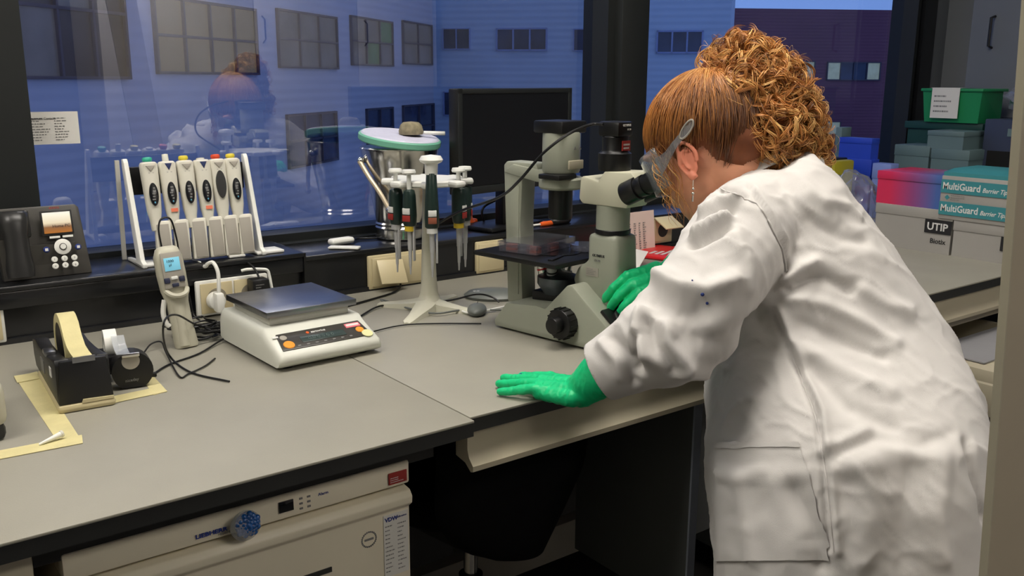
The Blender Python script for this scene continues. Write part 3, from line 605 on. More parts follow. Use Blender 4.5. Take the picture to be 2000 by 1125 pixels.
obj('tape_strip',G().loft([[Vector((.002+sx_*.0125,y,z+dz)) for sx_,dz in ((-1,0),(1,0),(1,.0008),(-1,.0008))] for y,z in ((-.055,.108),(-.075,.090),(-.098,.080),(-.125,.078),(-.152,.0785))]),'masking',t)
obj('cutter',G().box((.002,-.1545,.076),(.03,.003,.008)),'brushed_steel',t)
obj('wood_edge',G().prism([(-.006,.0115),(.037,.0115),(.037,.0155),(-.004,.017)],.003,Matrix.Translation((0,-.1545,0))@Matrix(((1,0,0,0),(0,0,-1,0),(0,1,0,0),(0,0,0,1)))),'wood_base',t)
obj('sticker',G().box((-.0365,-.105,.05),(.0012,.016,.014)),'ink_white',t); obj('side_clip',G().box((-.030,-.06,.068),(.016,.026,.008),bev=.002),'brushed_steel',t); obj('side_tag',G().box((-.0365,-.02,.038),(.0012,.03,.02)),'ink_grey',t)
t=thing('small_tape_dispenser','small round black dispenser with clear tape roll','tape dispenser',(.358,1.475,.9),R(-8))
prof=[(math.cos(a)*.030,.028+math.sin(a)*.030) for a in [R(-58+k*(296)/22) for k in range(23)]]
prof=[(x,max(z,0)) for x,z in prof]
obj('drum',G().prism(prof,.03,Matrix.Translation((0,-.015,0))@Matrix(((1,0,0,0),(0,0,-1,0),(0,1,0,0),(0,0,0,1)))),'disp_black',t)
obj('shell_arm',G().box((-.03,.03,.028),(.03,.06,.03),bev=.004),'disp_black',t)
obj('cutter',G().box((-.002,-.048,.0555),(.026,.006,.006),bev=.001),'steel',t); obj('half_moon',G().lathe([(.013,0),(.013,.001),(0,.001)],frame((-.002,-.0455,.045),(1,0,0),(0,0,1))),'finger_grey',t)
rl=obj('tape_roll',G().lathe([(.012,-.0095),(.024,-.0095),(.024,.0095),(.012,.0095),(.012,-.0095)],Matrix.Translation((-.022,.035,.054))@XR,seg=36,closed=False),'bright_white',t)
obj('tape_strip',G().loft([[Vector((-.012+sx_*.0095,y,z+dz)) for sx_,dz in ((-1,0),(1,0),(1,.0006),(-1,.0006))] for y,z in ((.016,.071),(.0,.062),(-.025,.058),(-.05,.0585))]),'clear_plastic_grey',t)
text('niceday',.0065,'ink_grey',t,frame((-.012,-.0455,.012),(1,0,.05),(0,0,1)))
obj('spindle',G().cyl((-.05,.035,.03),(-.012,.035,.03),.008),'steel',t)
def tape(label,pts,z=.9):
    top=[at(x,y,'Z',z) for x,y in pts]; b=G(); b.loft([[p+Vector((0,0,h)) for p in top] for h in (.00005,.0007)]); return single('masking_tape_strip',b,'masking',label,'tape',group='masking tape stuck on the left worktop')
tape('long masking tape strip running from the wall to the front corner',[(30,738),(72,726),(160,862),(117,870)])
tape('masking tape strip along the front left bench corner',[(-40,888),(160,850),(162,866),(-40,905)],z=.9006)
tape('short masking tape strip right of the small tape dispenser',[(262,720),(283,717),(327,765),(300,772)])
tape('masking tape strip in front of the small tape dispenser',[(214,776),(300,758),(327,765),(215,789)],z=.9006)
tape('crumpled masking tape end by the trunking',[(27,735),(70,728),(76,740),(34,748)],z=.9012)
t=thing('microtube_tip','clear plastic tip lying on the masking tape corner','pipette tip',at(95,862,'Z',.903))
obj('shaft',G().cyl((-.012,-.004,.0),(.016,.004,.005),.0015,.0038),'bright_white',t); obj('rim',G().cyl((.016,.004,.005),(.0185,.0047,.0055),.0046),'white_plastic',t)
# beige apparatus at left border
t=thing('beige_instrument','beige instrument housing cut by the left picture edge','instrument',(.112,1.39,.9))
obj('housing',G().box((0,0,.05),(.1,.16,.06),bev=.012,seg=3),'ctrl_ivory',t); obj('base',G().box((0,-.005,.012),(.094,.14,.024),bev=.008),'bench_edge',t)

# ---- steel bucket with insulated lid
t=thing('steel_bucket','shiny steel bucket with green rimmed lid on the ledge','bucket',(1.108,1.905,.997))
obj('shell',G().lathe([(.0,0),(.058,0),(.062,.004),(.061,.024),(.064,.028),(.061,.032),(.064,.037),(.061,.041),(.063,.05),(.076,.12),(.09,.185),(.094,.21),(.097,.214),(.094,.217),(.0,.217)],Matrix.Scale(.9,4,(0,1,0)),seg=64),'steel',t)
mat('bail_metal',(190,176,152),.35,metal=.35)
bh=obj('bail_handle',G().tube([(-.099,.015,.185),(-.093,-.015,.152),(-.082,-.044,.118),(-.072,-.070,.081)],(.0062,.0052),10,4),'bail_metal',t); obj('rivet',G().ball((-.096,.015,.186),.009,12,8),'steel',bh); obj('grip_end',G().ball((-.072,-.071,.080),.008,12,8),'steel',bh)
LM=Matrix.Translation((0,0,.232))@Matrix.Rotation(R(8),4,'X')@Matrix.Rotation(R(3),4,'Y')
mat('lid_green',(110,175,150),.5); mat('lid_top',(196,196,214),.55,var=.05,vs=60,bump=.4,bs=200); mat('stone_brown',(130,122,98),.8,var=.35,vs=60,bump=.6,bs=150)
l=obj('lid',G().lathe([(0,-.008),(.094,-.008),(.097,-.005),(.097,.006),(.094,.009),(0,.009)],LM,seg=64),'lid_green',t); obj('lid_top',G().lathe([(0,.0092),(.092,.0092),(.089,.012),(0,.012)],LM,seg=64),'lid_top',l)
t=thing('brown_cap','mottled brown cap lying on the bucket lid','cap',LM.to_translation()+Vector((1.108+.025,1.905-.01,.997+.012)))
obj('crown',G().lathe([(0,0),(.028,0),(.029,.008),(.025,.022),(.018,.028),(0,.030)],Matrix.Scale(1,4)),'stone_brown',t); obj('stick',G().cyl((.022,-.02,.004),(.066,-.045,.002),.0042,.005,bev=.001),'bright_white',t)

# ---- pipette carousel and hanging pipettes
cs=thing('pipette_carousel','cream carousel stand on a three legged foot on the bench','pipette stand',(.990,1.595,.9))
mat('stand_cream',(198,196,178),.35,var=.02)
obj('pole',G().lathe([(.0,.012),(.034,.012),(.024,.020),(.0185,.034),(.0165,.055),(.0145,.11),(.0115,.20),(.010,.262),(0,.262)],seg=32),'stand_cream',cs)
for k,(x,y) in enumerate(((-.105,-.085),(.055,-.09),(-.075,.085),(.10,.055))):
    v=Vector((x,y,0)); n_=Vector((-y,x,0)).normalized()
    obj('foot_leg',G().loft([[v*f-n_*w_*a+Vector((0,0,z*b)) for a,b in ((-1,0),(-.9,.7),(0,1),(.9,.7),(1,0))] for f,w_,z in ((.0,.026,.03),(.3,.022,.020),(.65,.014,.013),(.95,.011,.009),(1.0,.006,.005))]),'stand_cream',cs,50)
obj('hanger_disc',G().lathe([(0,.260),(.068,.260),(.072,.263),(.072,.270),(.068,.273),(.0,.273)],seg=48),'bright_white',cs)
PA=[(-1.9,'a'),(-2.75,'b'),(-2.25,'c'),(-.55,'d'),(-.15,'e')]
for k in range(8):
    a=2*PI*k/8+.25; obj('hanger_arm',G().box((.076*math.cos(a),.076*math.sin(a),.2665),(.034,.030,.012),rot=a,bev=.005),'bright_white',cs)
mat('hp_green',(28,46,42),.35); mat('shaft_grey',(170,170,170),.35)
def hang(label,a,r=.076,col='hp_green',band='yellow',front=False,two=False):
    t=thing('manual_pipette',label,'pipette',(.990+r*math.cos(a),1.595+r*math.sin(a),1.166),a+PI/2,group='manual pipettes on the carousel')
    o=.0
    obj('plunger_button',G().cyl((0,0,-.01),(0,0,.024),.0045,seg=12).lathe([(0,.022),(.0125,.022),(.014,.025),(.0125,.030),(0,.031)],seg=20) if not front else G().cyl((0,0,.03),(0,0,.044),.006).lathe([(0,.020),(.012,.024),(.013,.044),(.021,.048),(.023,.052),(.019,.059),(0,.062)],seg=24),'bright_white',t)
    h=obj('handle',G().loft([[Vector((w_*math.cos(b),d_*math.sin(b),z)) for b in [2*PI*q/16 for q in range(16)]] for z,w_,d_ in ((.034 if front else -.008,.006,.006),(.026 if front else -.011,.010,.013),(-.02,.0125,.0145),(-.06,.0145,.0145),(-.078,.0135,.012),(-.082,.009,.009))]),col,t,50)
    obj('label_band',G().box((0,-.0132,-.050),(.016,.003,.012),bev=.0005),'ink_white',h); obj('volume_band',G().box((0,-.0134,-.064),(.0165,.003,.012),bev=.0005),'sticker_red' if not front else mat('rust',(140,80,60),.5),h)
    obj('volume_collar',G().cyl((0,0,-.078),(0,0,-.090),.0105,seg=20),band,t)
    obj('shaft',G().cyl((0,0,-.09),(0,0,-.128),.0055,.0045,seg=16).cyl((0,0,-.128),(0,0,-.162),.0038,.0028,seg=16).cyl((0,0,-.162),(0,0,-.178),.0022,.0015,seg=12),'shaft_grey',t)
    obj('ejector_arm',G().box((.009,.0,-.115),(.004,.006,.07),bev=.001),'shaft_grey',t)
hang('manual pipette hanging at the front of the carousel before the pole',-2.05,r=.098,front=True,band='ink_white')
hang('leftmost manual pipette with yellow collar on the carousel',-2.62); hang('manual pipette hanging behind the leftmost one',-3.1,band='shaft_grey')
hang('rightmost manual pipette on the carousel',-.55,band='shaft_grey'); hang('manual pipette with yellow collar right of the pole',-1.05,r=.070)

# ---- monitor
ml,mr=Vector((1.185,1.775,0)),Vector((1.598,1.86,0)); mc=(ml+mr)/2; ang=math.atan2(mr.y-ml.y,mr.x-ml.x); hw=(mr-ml).length/2
t=thing('computer_monitor','black switched off monitor on the ledge behind the microscope','monitor',(mc.x,mc.y+.03,.997),ang)
mat('screen_off',(20,21,24),.35,var=.05,spec=.3)
obj('housing',G().box((0,-.008,.228),(2*hw,.03,.245),bev=.004),'black_plastic',t)
obj('screen',G().box((0,-.0235,.232),(2*hw-.030,.002,.215)),'screen_off',t)
for b_ in (((0,-.0245,.3435),(2*hw,.003,.010)),((0,-.0245,.114),(2*hw,.003,.018)),((-hw+.007,-.0245,.228),(.014,.003,.245)),((hw-.007,-.0245,.228),(.014,.003,.245))): obj('bezel',G().box(*b_,bev=.001),'dark_frame',t)
obj('stand_neck',G().box((.02,.03,.08),(.06,.03,.16),bev=.004),'black_plastic',t); obj('stand_base',G().box((.02,.045,.006),(.2,.11,.012),bev=.005),'black_plastic',t)
obj('power_light',G().ball((hw-.012,-.0265,.113),(.0016,.001,.0016),8,6),mat('led_red',(255,30,20),.4,emit=4,var=0),t)
# small things on the ledge
t=thing('orange_clamp','orange plastic clamp on the ledge left of the monitor','clamp',(1.325,1.955,.997)); t.scale=(1.3,1.3,1.15); obj('clamp_body',G().lathe([(0,0),(.020,0),(.021,.012),(.016,.018),(.012,.034),(.006,.042),(0,.043)],seg=20),'orange',t); obj('clamp_arm',G().box((.012,0,.01),(.03,.014,.012),bev=.003),'orange',t)
t=thing('white_pad','white plastic adapter lying on the ledge between rack and bucket','adapter',(.925,1.845,.997),R(-42)); obj('flat_plate',G().box((0,0,.003),(.07,.024,.005),bev=.002),'bright_white',t)
t=thing('white_lozenge','rounded white plug lying behind the flat white plate','plug',(.945,1.90,.997),R(8)); obj('shell',G().box((0,0,.008),(.062,.026,.015),bev=.007,seg=3),'bright_white',t); obj('cord',G().tube([(.03,0,.006),(.06,.02,.004),(.10,.0,.003),(.13,.04,.003)],.0025),'black_plastic',t)
t=thing('screwdriver','small orange handled screwdriver lying on the ledge','screwdriver',(1.50,1.84,1.003),R(6)); obj('blade',G().cyl((-.075,0,0),(-.02,0,0),.0028,seg=12),'bright_white',t); h=obj('handle',G().lathe([(0,-.02),(.005,-.02),(.0068,-.008),(.0066,.018),(.0055,.026),(0,.026)],Matrix.Rotation(R(90),4,'Y'),seg=16),'orange',t); obj('end_cap',G().cyl((.026,0,0),(.052,0,0),.0058,.005,seg=16,bev=.001),'bright_white',t)
t=thing('computer_mouse','black computer mouse on the ledge behind the microscope column','mouse',(1.56,1.855,.997),R(20)); obj('shell',G().ball((0,0,.009),(.045,.025,.016)),'black_plastic',t); obj('scroll_wheel',G().cyl((-.025,-.004,.020),(-.025,.004,.020),.006),'rubber',t)
t=thing('network_switch','flat grey network box lying on the bench behind the microscope','network box',(1.16,1.60,.9),R(-38)); mat('dev_grey',(104,108,104),.4)
obj('shell',G().lathe([(0,0),(.062,0),(.066,.006),(.056,.014),(.03,.019),(0,.020)],Matrix.Scale(.7,4,(0,1,0)),seg=36),'dev_grey',t); text('tp-link',.008,'ink_white',t,Matrix.Translation((-.045,-.018,.0168))@Matrix.Rotation(R(12),4,'X'))
t=thing('grey_mouse','grey rounded mouse beside the microscope base','mouse',(1.045,1.50,.9),R(50)); obj('shell',G().ball((0,0,.009),(.034,.020,.013)),'dev_grey',t); obj('button_seam',G().box((.012,0,.0215),(.02,.001,.001)),'rubber',t)
g=lambda pts,r:G().tube(pts,r)
single('grey_cable',g(onb([(760,597),(745,585,.002),(800,603,.002),(850,612,.004),(905,605,.004),(960,605,.003),(985,606)]),.002),'dev_grey','grey cable running from the carousel foot to the microscope','cable')
single('white_cable',g(onb([(870,590),(910,610,.003),(945,607,.003),(990,598,.003)]),.0022),'bright_white','white cable beside the carousel foot','cable')
single('black_cable',g(onb([(700,620),(735,600,.002),(770,595,.002),(870,588,.012),(930,575,.02),(960,580,.012),(975,590,.003)]),.002),'black_plastic','black cable looping behind the carousel foot to the network box','cable')
single('black_cable',g(onb([(940,632),(850,632,.001),(780,636,.001),(700,655,.001)]),.0014),'black_plastic','thin black cable on the bench from microscope to balance','cable')
single('black_cable',g([Vector((1.035,1.805,.925)),Vector((1.035,1.79,.908)),Vector((1.0,1.76,.903)),Vector((.93,1.73,.903)),Vector((.84,1.70,.903))],.0022),'black_plastic','dark cable hanging from the flap socket to the bench','cable')
single('camera_cable',g([P(1178,243,1.56),P(1155,243,1.57),P(1110,262,1.54),P(1060,300,1.53),P(1015,352,1.56),P(975,385,1.66),P(900,412,1.80),P(850,440,1.88)],.0026),'black_plastic','black cable drooping from the microscope camera to the ledge','cable')
single('black_cable',g([at(1040,395,'Y',1.88),at(1010,380,'Y',1.93),at(960,395,'Y',1.93),at(942,410,'Y',1.93),at(945,432,'Y',1.93)],.003),'black_plastic','black monitor cable curling down behind the screen','cable')

# ---- microscope
a=R(9.5); O=Vector((1.104,1.290,.9)); t=ms=thing('inverted_microscope','grey green inverted microscope with camera and binocular eyepieces','microscope',O,a)
YZ=lambda x:Matrix.Translation((x,0,0))@XR      # profile (y,z) extruded along x
sp_='scope_paint'
base=obj('base',G().prism([(-.20,.004),(.118,.004),(.120,.016),(.088,.055),(.012,.062),(-.010,.060),(-.062,.112),(-.074,.113),(-.196,.018)],.136,YZ(-.073),bev=.004),sp_,t)
obj('base_foot',G().span((-.06,-.19,0),(.055,.11,.005)),'black_plastic',base)
obj('rear_pillar',G().prism([(.094,.045),(.134,.040),(.146,.309),(.138,.316),(.062,.316),(.058,.306),(.060,.298),(.098,.290),(.102,.2)],.040,YZ(-.020),bev=.003),sp_,t)
obj('pillar_side',G().span((-.0215,.104,.06),(-.0195,.128,.27),bev=.0005),sp_,t)
obj('top_arm',G().prism([(.12,.312),(.0,.300),(-.005,.288),(.06,.282),(.145,.295)],.046,YZ(-.023),bev=.003),sp_,t)
lh=obj('lamp_housing',G().lathe([(0,.302),(.033,.302),(.035,.306),(.035,.372),(.033,.376),(0,.376)],Matrix.Translation((0,.018,0)),seg=40),'scope_paint',t)
obj('lamp_cap',G().box((0,.022,.385),(.070,.070,.022),bev=.003),'black_plastic',lh); obj('vent_slot',G().box((0,-.0170,.318),(.040,.004,.016),bev=.001),'rail_m',lh)
for k,x in enumerate((-.004,.010)): obj('warning_mark',G().prism([(-.004,0),(.004,0),(0,.007)],.0006,frame((x,-.0175,.345),(1,0,0),(0,0,1))),'ink_grey',lh)
cn=obj('condenser',G().lathe([(0,.216),(.0215,.216),(.0225,.219),(.0225,.274),(0,.274)],Matrix.Translation((0,.018,0)),seg=32),'black_plastic',t)
obj('condenser_ring',G().lathe([(0,.272),(.038,.272),(.041,.276),(.041,.290),(.038,.294),(0,.294)],Matrix.Translation((0,.018,0)),seg=40),sp_,cn); obj('filter_slider',G().box((-.025,.005,.297),(.05,.05,.009),bev=.002),'black_plastic',cn)
mat('gunmetal',(92,98,104),.3,metal=.8)
# stage
st=obj('stage',G().box((-.005,.045,.1475),(.19,.205,.009),bev=.0015),'black_plastic',t)
obj('stage_plate',G().lathe([(.02,.1522),(.052,.1522),(.052,.1535),(.02,.1535)],Matrix.Translation((0,.03,0)),seg=40),'dark_glass',st); obj('stage_clip',G().box((-.055,-.02,.1535),(.05,.010,.003),bev=.001,rot=.3),'black_plastic',st)
np_=obj('nosepiece',G().lathe([(0,.070),(.028,.073),(.040,.092),(.040,.106),(.02,.114),(0,.114)],Matrix.Translation((0,.02,0)),seg=32),'gunmetal',t)
for k in range(4):
    b=2*PI*k/4+.5; c=Vector((.020*math.cos(b),.03+.020*math.sin(b),.104)); d=Vector((math.cos(b)*.25,math.sin(b)*.25,1)).normalized()
    ob=obj('objective',G().cyl(c,c+d*.032,.0105,.0085,seg=20,bev=.001),'steel' if k%2 else 'shaft_grey',np_); obj('colour_ring',G().cyl(c+d*.012,c+d*.015,.0108,seg=20),['yellow','red','black_plastic','ink_white'][k],ob)
obj('focus_block',G().box((0,.03,.066),(.05,.07,.02),bev=.003),'black_plastic',t)
# column
CM=Matrix.Translation((0,-.105,0))
obj('column',G().prism([(-.073,.203),(-.137,.203),(-.142,.12),(-.120,.048),(-.082,.048),(-.038,.112),(-.050,.138),(-.073,.152)],.063,YZ(-.0315),bev=.009),sp_,t,50)
obj('column_ring',G().lathe([(0,.203),(.031,.203),(.0318,.204),(.0318,.210),(.031,.211),(0,.211)],CM,seg=40),'black_plastic',t)
obj('column_neck',G().lathe([(0,.211),(.0300,.211),(.0300,.254),(0,.254)],CM,seg=40),sp_,t)
hd=obj('binocular_head',G().prism([(-.058,.254),(-.050,.262),(-.053,.300),(-.060,.303),(-.092,.296),(-.105,.314),(-.162,.316),(-.180,.300),(-.155,.254)],.060,YZ(-.030),bev=.003),'scope_cream',t)
for s_ in (-1,1):
    e0=Vector((s_*.026,-.150,.278)); d=Vector((0,-.86,.42)).normalized()
    e=obj('eyepiece_tube',G().cyl(e0,e0+d*.030,.0205,.0205,seg=28,bev=.001),'black_plastic',hd)
    obj('eyepiece_ring',G().cyl(e0+d*.028,e0+d*.046,.0175,.0185,seg=28,bev=.001),'black_plastic',e); obj('eyecup',G().cyl(e0+d*.045,e0+d*.068,.0165,.0195,seg=28,bev=.001),'rubber',e)
# camera on top
cm=obj('microscope_camera',G().box((.0,-.105,.386),(.044,.046,.026),bev=.005),'black_plastic',t)
obj('camera_adapter',G().lathe([(0,.314),(.028,.314),(.029,.318),(.029,.344),(.0245,.347),(.023,.350),(.023,.372),(.020,.376),(0,.376)],CM,seg=36),'black_plastic',cm)
rl_=obj('red_label',G().box((-.0,-.1285,.358),(.022,.002,.017),rot=Matrix.Rotation(0,4,'X')),'sticker_red',cm); lines(rl_,frame((-.009,-.1298,.351),(1,0,0),(0,0,1)),.018,.012,2,MC['ink_white'],2,th=.5,fill=(.8,1))
text('OLYMPUS',.0052,'ink_white',cm,frame((-.010,-.1284,.391),(1,0,0),(0,0,1)),bold=.0001); text('XC10',.0045,'ink_white',cm,frame((.002,-.1284,.384),(1,0,0),(0,0,1)))
LF=lambda y,z,x=-.0405:frame((x,y,z),(0,-1,0),(0,0,1))
text('OLYMPUS',.0062,'ink',t,LF(-.086,.163,-.0326),bold=.0001); text('CK40',.006,'ink_grey',t,LF(-.090,.154,-.0326)); 
pl=obj('type_plate',G().box((-.0318,-.086,.134),(.001,.028,.016)),'finger_grey',t); lines(pl,LF(-.074,.128,-.0326),.026,.012,4,MC['ink_grey'],8)
# focus knobs, front controls
for s_ in (-1,1):
    x=s_*(.073 if s_<0 else .063)
    k=obj('coarse_knob',G().cyl((x,-.062,.044),(x+s_*.022,-.062,.044),.0285,.027,seg=28,bev=.002),'black_plastic',t); obj('fine_knob',G().cyl((x+s_*.022,-.062,.044),(x+s_*.040,-.062,.044),.015,.0145,seg=24,bev=.0015),'black_plastic',k)
    gg=G()
    for q in range(16): b=2*PI*q/16; gg.box((x+s_*.011,-.062+.0283*math.cos(b),.044+.0283*math.sin(b)),(.018,.0022,.0022))
    obj('knob_grip',gg,'rubber',k,kind='stuff')
sl2=math.atan2(.095,.122)
FM=Matrix.Translation((-.005,-.152,.0545))@Matrix.Rotation(sl2,4,'X')
fp=obj('front_plate',G().box((0,0,.002),(.11,.060,.006),bev=.001,M=FM),'black_plastic',t); obj('dial',G().cyl((-.028,0,.004),(-.028,0,.014),.018,.016,seg=24,bev=.001,).bm and G().lathe([(.018,.004),(.018,.012),(.016,.014),(0,.014)],FM@Matrix.Translation((-.028,0,0)),seg=24),'rubber',fp)
# culture dishes on the stage
SM=ms.matrix_world if False else Matrix.Translation(O)@Matrix.Rotation(a,4,'Z')
mat('dish_pink',(190,110,90),.3,alpha=.7)
cl=glassmat('dish_clear',(240,240,245),1.8,.04,.04)
t=thing('well_plate','clear multiwell culture plate with pink medium on the stage','culture plate',SM@Vector((-.006,.07,.153)),a+R(8))
obj('tray',G().span((-.064,-.043,0),(.064,.043,.0015)).span((-.064,-.043,0),(-.0625,.043,.016)).span((.0625,-.043,0),(.064,.043,.016)).span((-.064,-.043,0),(.064,-.0415,.016)).span((-.064,.0415,0),(.064,.043,.016)),cl,t,None)
for i in range(4):
    for j in range(3):
        w_=obj('well',G().cyl((-.045+.03*i,-.027+.027*j,.002),(-.045+.03*i,-.027+.027*j,.012),.0115,seg=18),'dish_pink' if (i+j)%2==0 else cl,t)
obj('plate_lid',G().span((-.066,-.045,.018),(.066,.045,.0195)).span((-.066,-.045,.010),(-.065,.045,.0195)).span((-.066,-.045,.010),(.066,-.044,.0195)).span((.065,-.045,.010),(.066,.045,.0195)),cl,t,None)
t=thing('petri_dish','clear petri dish next to the culture plate on the stage','petri dish',SM@Vector((.045,-.005,.1535)),0)
obj('dish',G().lathe([(0,.0),(.026,0),(.026,.010),(.025,.010),(.025,.001),(0,.001)],seg=40),cl,t,None); obj('dish_lid',G().lathe([(.0275,.004),(.0275,.012),(0,.012),(0,.011),(.0268,.011),(.0268,.004)],seg=40,closed=False),cl,t,None)

# ---- papers and packets right of the microscope
t=thing('notice_card','pinkish printed card standing against the trunking','card',(1.80,1.795,.9),R(2))
obj('card',G().box((0,0,.058),(.115,.002,.114),rot=Matrix.Rotation(R(-6),4,'X')),mat('card_pink',(214,196,186),.7,var=.03),t); lines(t,frame((-.045,-.008,.012),(1,0,0),(0,.105,1)),.09,.075,12,MC['ink_grey'],21,cols=((0,.12),(.2,.32),(.42,.5),(.6,.75)),th=.5)
g=G(); g.loft([[at(1215,575,'Z',.902),at(1238,540,'Z',.902),at(1266,492,'Z',.93),at(1205,480,'Y',1.70)],[p+Vector((0,0,.001)) for p in (at(1215,575,'Z',.902),at(1238,540,'Z',.902),at(1266,492,'Z',.93),at(1205,480,'Y',1.70))]]); single('paper_sheet',g,'paper','white sheet of paper curling up behind the microscope column','paper',ang=None)
t=thing('red_packet','red foil packet with white print on the bench behind her hand','packet',(1.85,1.69,.9),R(20))
obj('pouch',G().box((0,0,.006),(.17,.22,.010),bev=.004),'red',t); obj('blue_panel',G().box((.02,-.06,.0115),(.10,.08,.001)),mat('slate_blue',(60,72,96),.4),t); lines(t,Matrix.Translation((-.06,.02,.0118)),.11,.05,3,MC['ink_white'],31,th=.6)
t=thing('cork_mat','brown cork mat under the paper behind the microscope','mat',(1.62,1.56,.9),R(10)); obj('sheet',G().box((0,0,.0015),(.2,.16,.003)),mat('cork',(150,122,86),.8,var=.2,vs=80),t)

# ---- boxes on the right worktop
mat('carton',(158,155,149),.55,var=.03); mat('teal_card',(58,132,140),.45); mat('utip_black',(32,32,34),.5)
BX=2.47
def facef(y,z,x=BX-.0012): return frame((x,y,z),(0,-1,0),(0,0,1))
def utip(y0,y1,z1,label,loc_x=BX):
    t=thing('tip_carton',label,'box',(BX+.11,(y0+y1)/2,.9)); h=z1-.9; w_=(y1-y0)/2
    obj('carton',G().span((-.11,-w_+.002,0),(.11,w_-.002,h-.008)),'carton',t); obj('carton_lid',G().span((-.112,-w_,h-.028),(.112,w_,h),bev=.001),'carton',t)
    lb=obj('printed_panel',G().span((-.1128,-w_+.002,h-.066),(-.1105,-w_+.078,h-.028)),'utip_black',t)
    T=lambda y,z,x=-.1133: frame((x,y,z),(0,-1,0),(0,0,1))
    text('UTIP',.029,'ink_white',lb,T(-w_+.071,h-.057),bold=.0006); text('Biotix',.019,'ink',t,T(-w_+.060,h-.094,-.1108),bold=.0003)
    return t
u=utip(1.267,1.50,1.022,'white tip carton with black UTIP panel under the pink box'); utip(1.055,1.264,1.0,'white tip carton with black panel under the teal striped box')
m=bpy.data.materials.new('pink_blue'); MC['pink_blue']=m; m.use_nodes=True; n=m.node_tree; b=n.nodes['Principled BSDF']; tcn=n.nodes.new('ShaderNodeTexCoord'); sp=n.nodes.new('ShaderNodeSeparateXYZ'); rp=n.nodes.new('ShaderNodeValToRGB')
n.links.new(tcn.outputs['Generated'],sp.inputs[0]); n.links.new(sp.outputs['Y'],rp.inputs[0]); n.links.new(rp.outputs[0],b.inputs['Base Color']); rp.color_ramp.elements[0].color=srgb((70,100,165)); rp.color_ramp.elements[0].position=.12; rp.color_ramp.elements[1].color=srgb((205,45,85)); rp.color_ramp.elements[1].position=.8; q=rp.color_ramp.elements.new(.45); q.color=srgb((140,70,125)); b.inputs['Roughness'].default_value=.4
t=thing('pink_blue_box','box fading from pink to blue on top of the white carton','box',(2.56,1.40,1.022)); obj('carton',G().span((-.085,-.10,0),(.085,.105,.088)),'pink_blue',t); obj('box_lid',G().span((-.088,-.102,.07),(.088,.107,.094),bev=.002),'pink_blue',t)
t=thing('striped_tip_box','white tip box with teal bands reading MultiGuard','box',(2.55,1.19,1.000))
obj('carton',G().span((-.085,-.12,0),(.09,.118,.118),bev=.001),'carton',t)
for z0 in (.012,.072):
    bnd=obj('teal_band',G().prism([(.117,0),(-.095,0),(-.10,.036),(.117,.036)] if 0 else [(-.0,0),(.205,0),(.188,.036),(0,.036)],.001,frame((-.0865,.1175,z0),(0,-1,0),(0,0,1))),'teal_card',t)
    text('MultiGuard',.0265,'ink_white',bnd,frame((-.0877,.113,z0+.010),(0,-1,0),(0,0,1)),bold=.0004,sx=.85); text('Barrier Tips',.017,'ink_white',bnd,frame((-.0877,.004,z0+.010),(0,-1,0),(0,0,1)),bold=.0002,shear=.3,sx=.85)
lg=obj('diamond_logo',G().box((-.086,.098,.060),(.001,.010,.010),rot=Matrix.Rotation(R(45),4,'X')),'teal_card',t); lines(lg,frame((-.0866,.088,.052),(0,-1,0),(0,0,1)),.05,.016,3,MC['ink_grey'],5)
obj('box_lid',G().loft([[Vector((x,y,z)) for x,y in ((-.084,.115),(-.078,-.1),(-.05,-.118),(.09,-.118),(.09,.116))] for z in (.118,.128)]+[[Vector((x,y,.138)) for x,y in ((-.06,.10),(-.055,-.09),(-.03,-.10),(.08,-.11),(.08,.105))]]),'teal_card',t)
# things further back
mat('bin_green',(28,130,80),.45); mat('crate_dark',(22,62,58),.5); mat('box_teal_grey',(96,118,122),.5); mat('box_navy',(52,60,82),.5); mat('box_blue',(40,70,190),.45); mat('yellow_dull',(170,160,40),.5)
def stackbox(name,label,x,y0,y1,z0,z1,m,cat='box',dx=.15,lidm=None):
    t=thing(name,label,cat,(x+dx/2,(y0+y1)/2,z0)); w_=(y1-y0)/2; h=z1-z0
    obj('box_body',G().span((-dx/2+.002,-w_+.002,0),(dx/2-.002,w_-.002,h*.75)),m,t); obj('box_lid',G().span((-dx/2,-w_,h*.72),(dx/2,w_,h),bev=.002),lidm or m,t); return t
stackbox('tip_rack_box','grey green tip box at the bottom of the stack by the window post',3.1,1.70,1.83,.9,1.015,'box_teal_grey'); t=stackbox('tip_rack_box','grey green tip box just under the dark green crate',3.1,1.70,1.832,1.015,1.148,'box_teal_grey')
stackbox('tip_rack_box','grey green tip box lowest in the stack behind the pink box',3.1,1.56,1.695,.9,1.02,'box_teal_grey'); stackbox('tip_rack_box','grey green tip box in the middle of the second stack',3.1,1.56,1.695,1.02,1.142,'box_teal_grey'); stackbox('tip_rack_box','grey green tip box on top of the second stack',3.1,1.585,1.715,1.142,1.203,'box_teal_grey')
t=thing('green_crate','dark green crate below the bright green bin','crate',(3.31,1.75,.9)); obj('crate_body',G().span((-.05,-.14,.0),(.1,.13,.322)),'crate_dark',t); obj('crate_rim',G().span((-.06,-.15,.30),(.11,.14,.325),bev=.002),'crate_dark',t)
t=thing('green_bin','bright green plastic bin with paper sheet over its front','bin',(3.31,1.725,1.226))
obj('bin_body',G().loft([[Vector((-.07-.01*f,-.11-.01*f,z)),Vector((-.07-.01*f,.085+.01*f,z)),Vector((.09,.085,z)),Vector((.09,-.11,z))] for f,z in ((0,0),(1,.115))]),'bin_green',t); obj('bin_rim',G().span((-.086,-.125,.108),(.095,.10,.118),bev=.002),'bin_green',t)
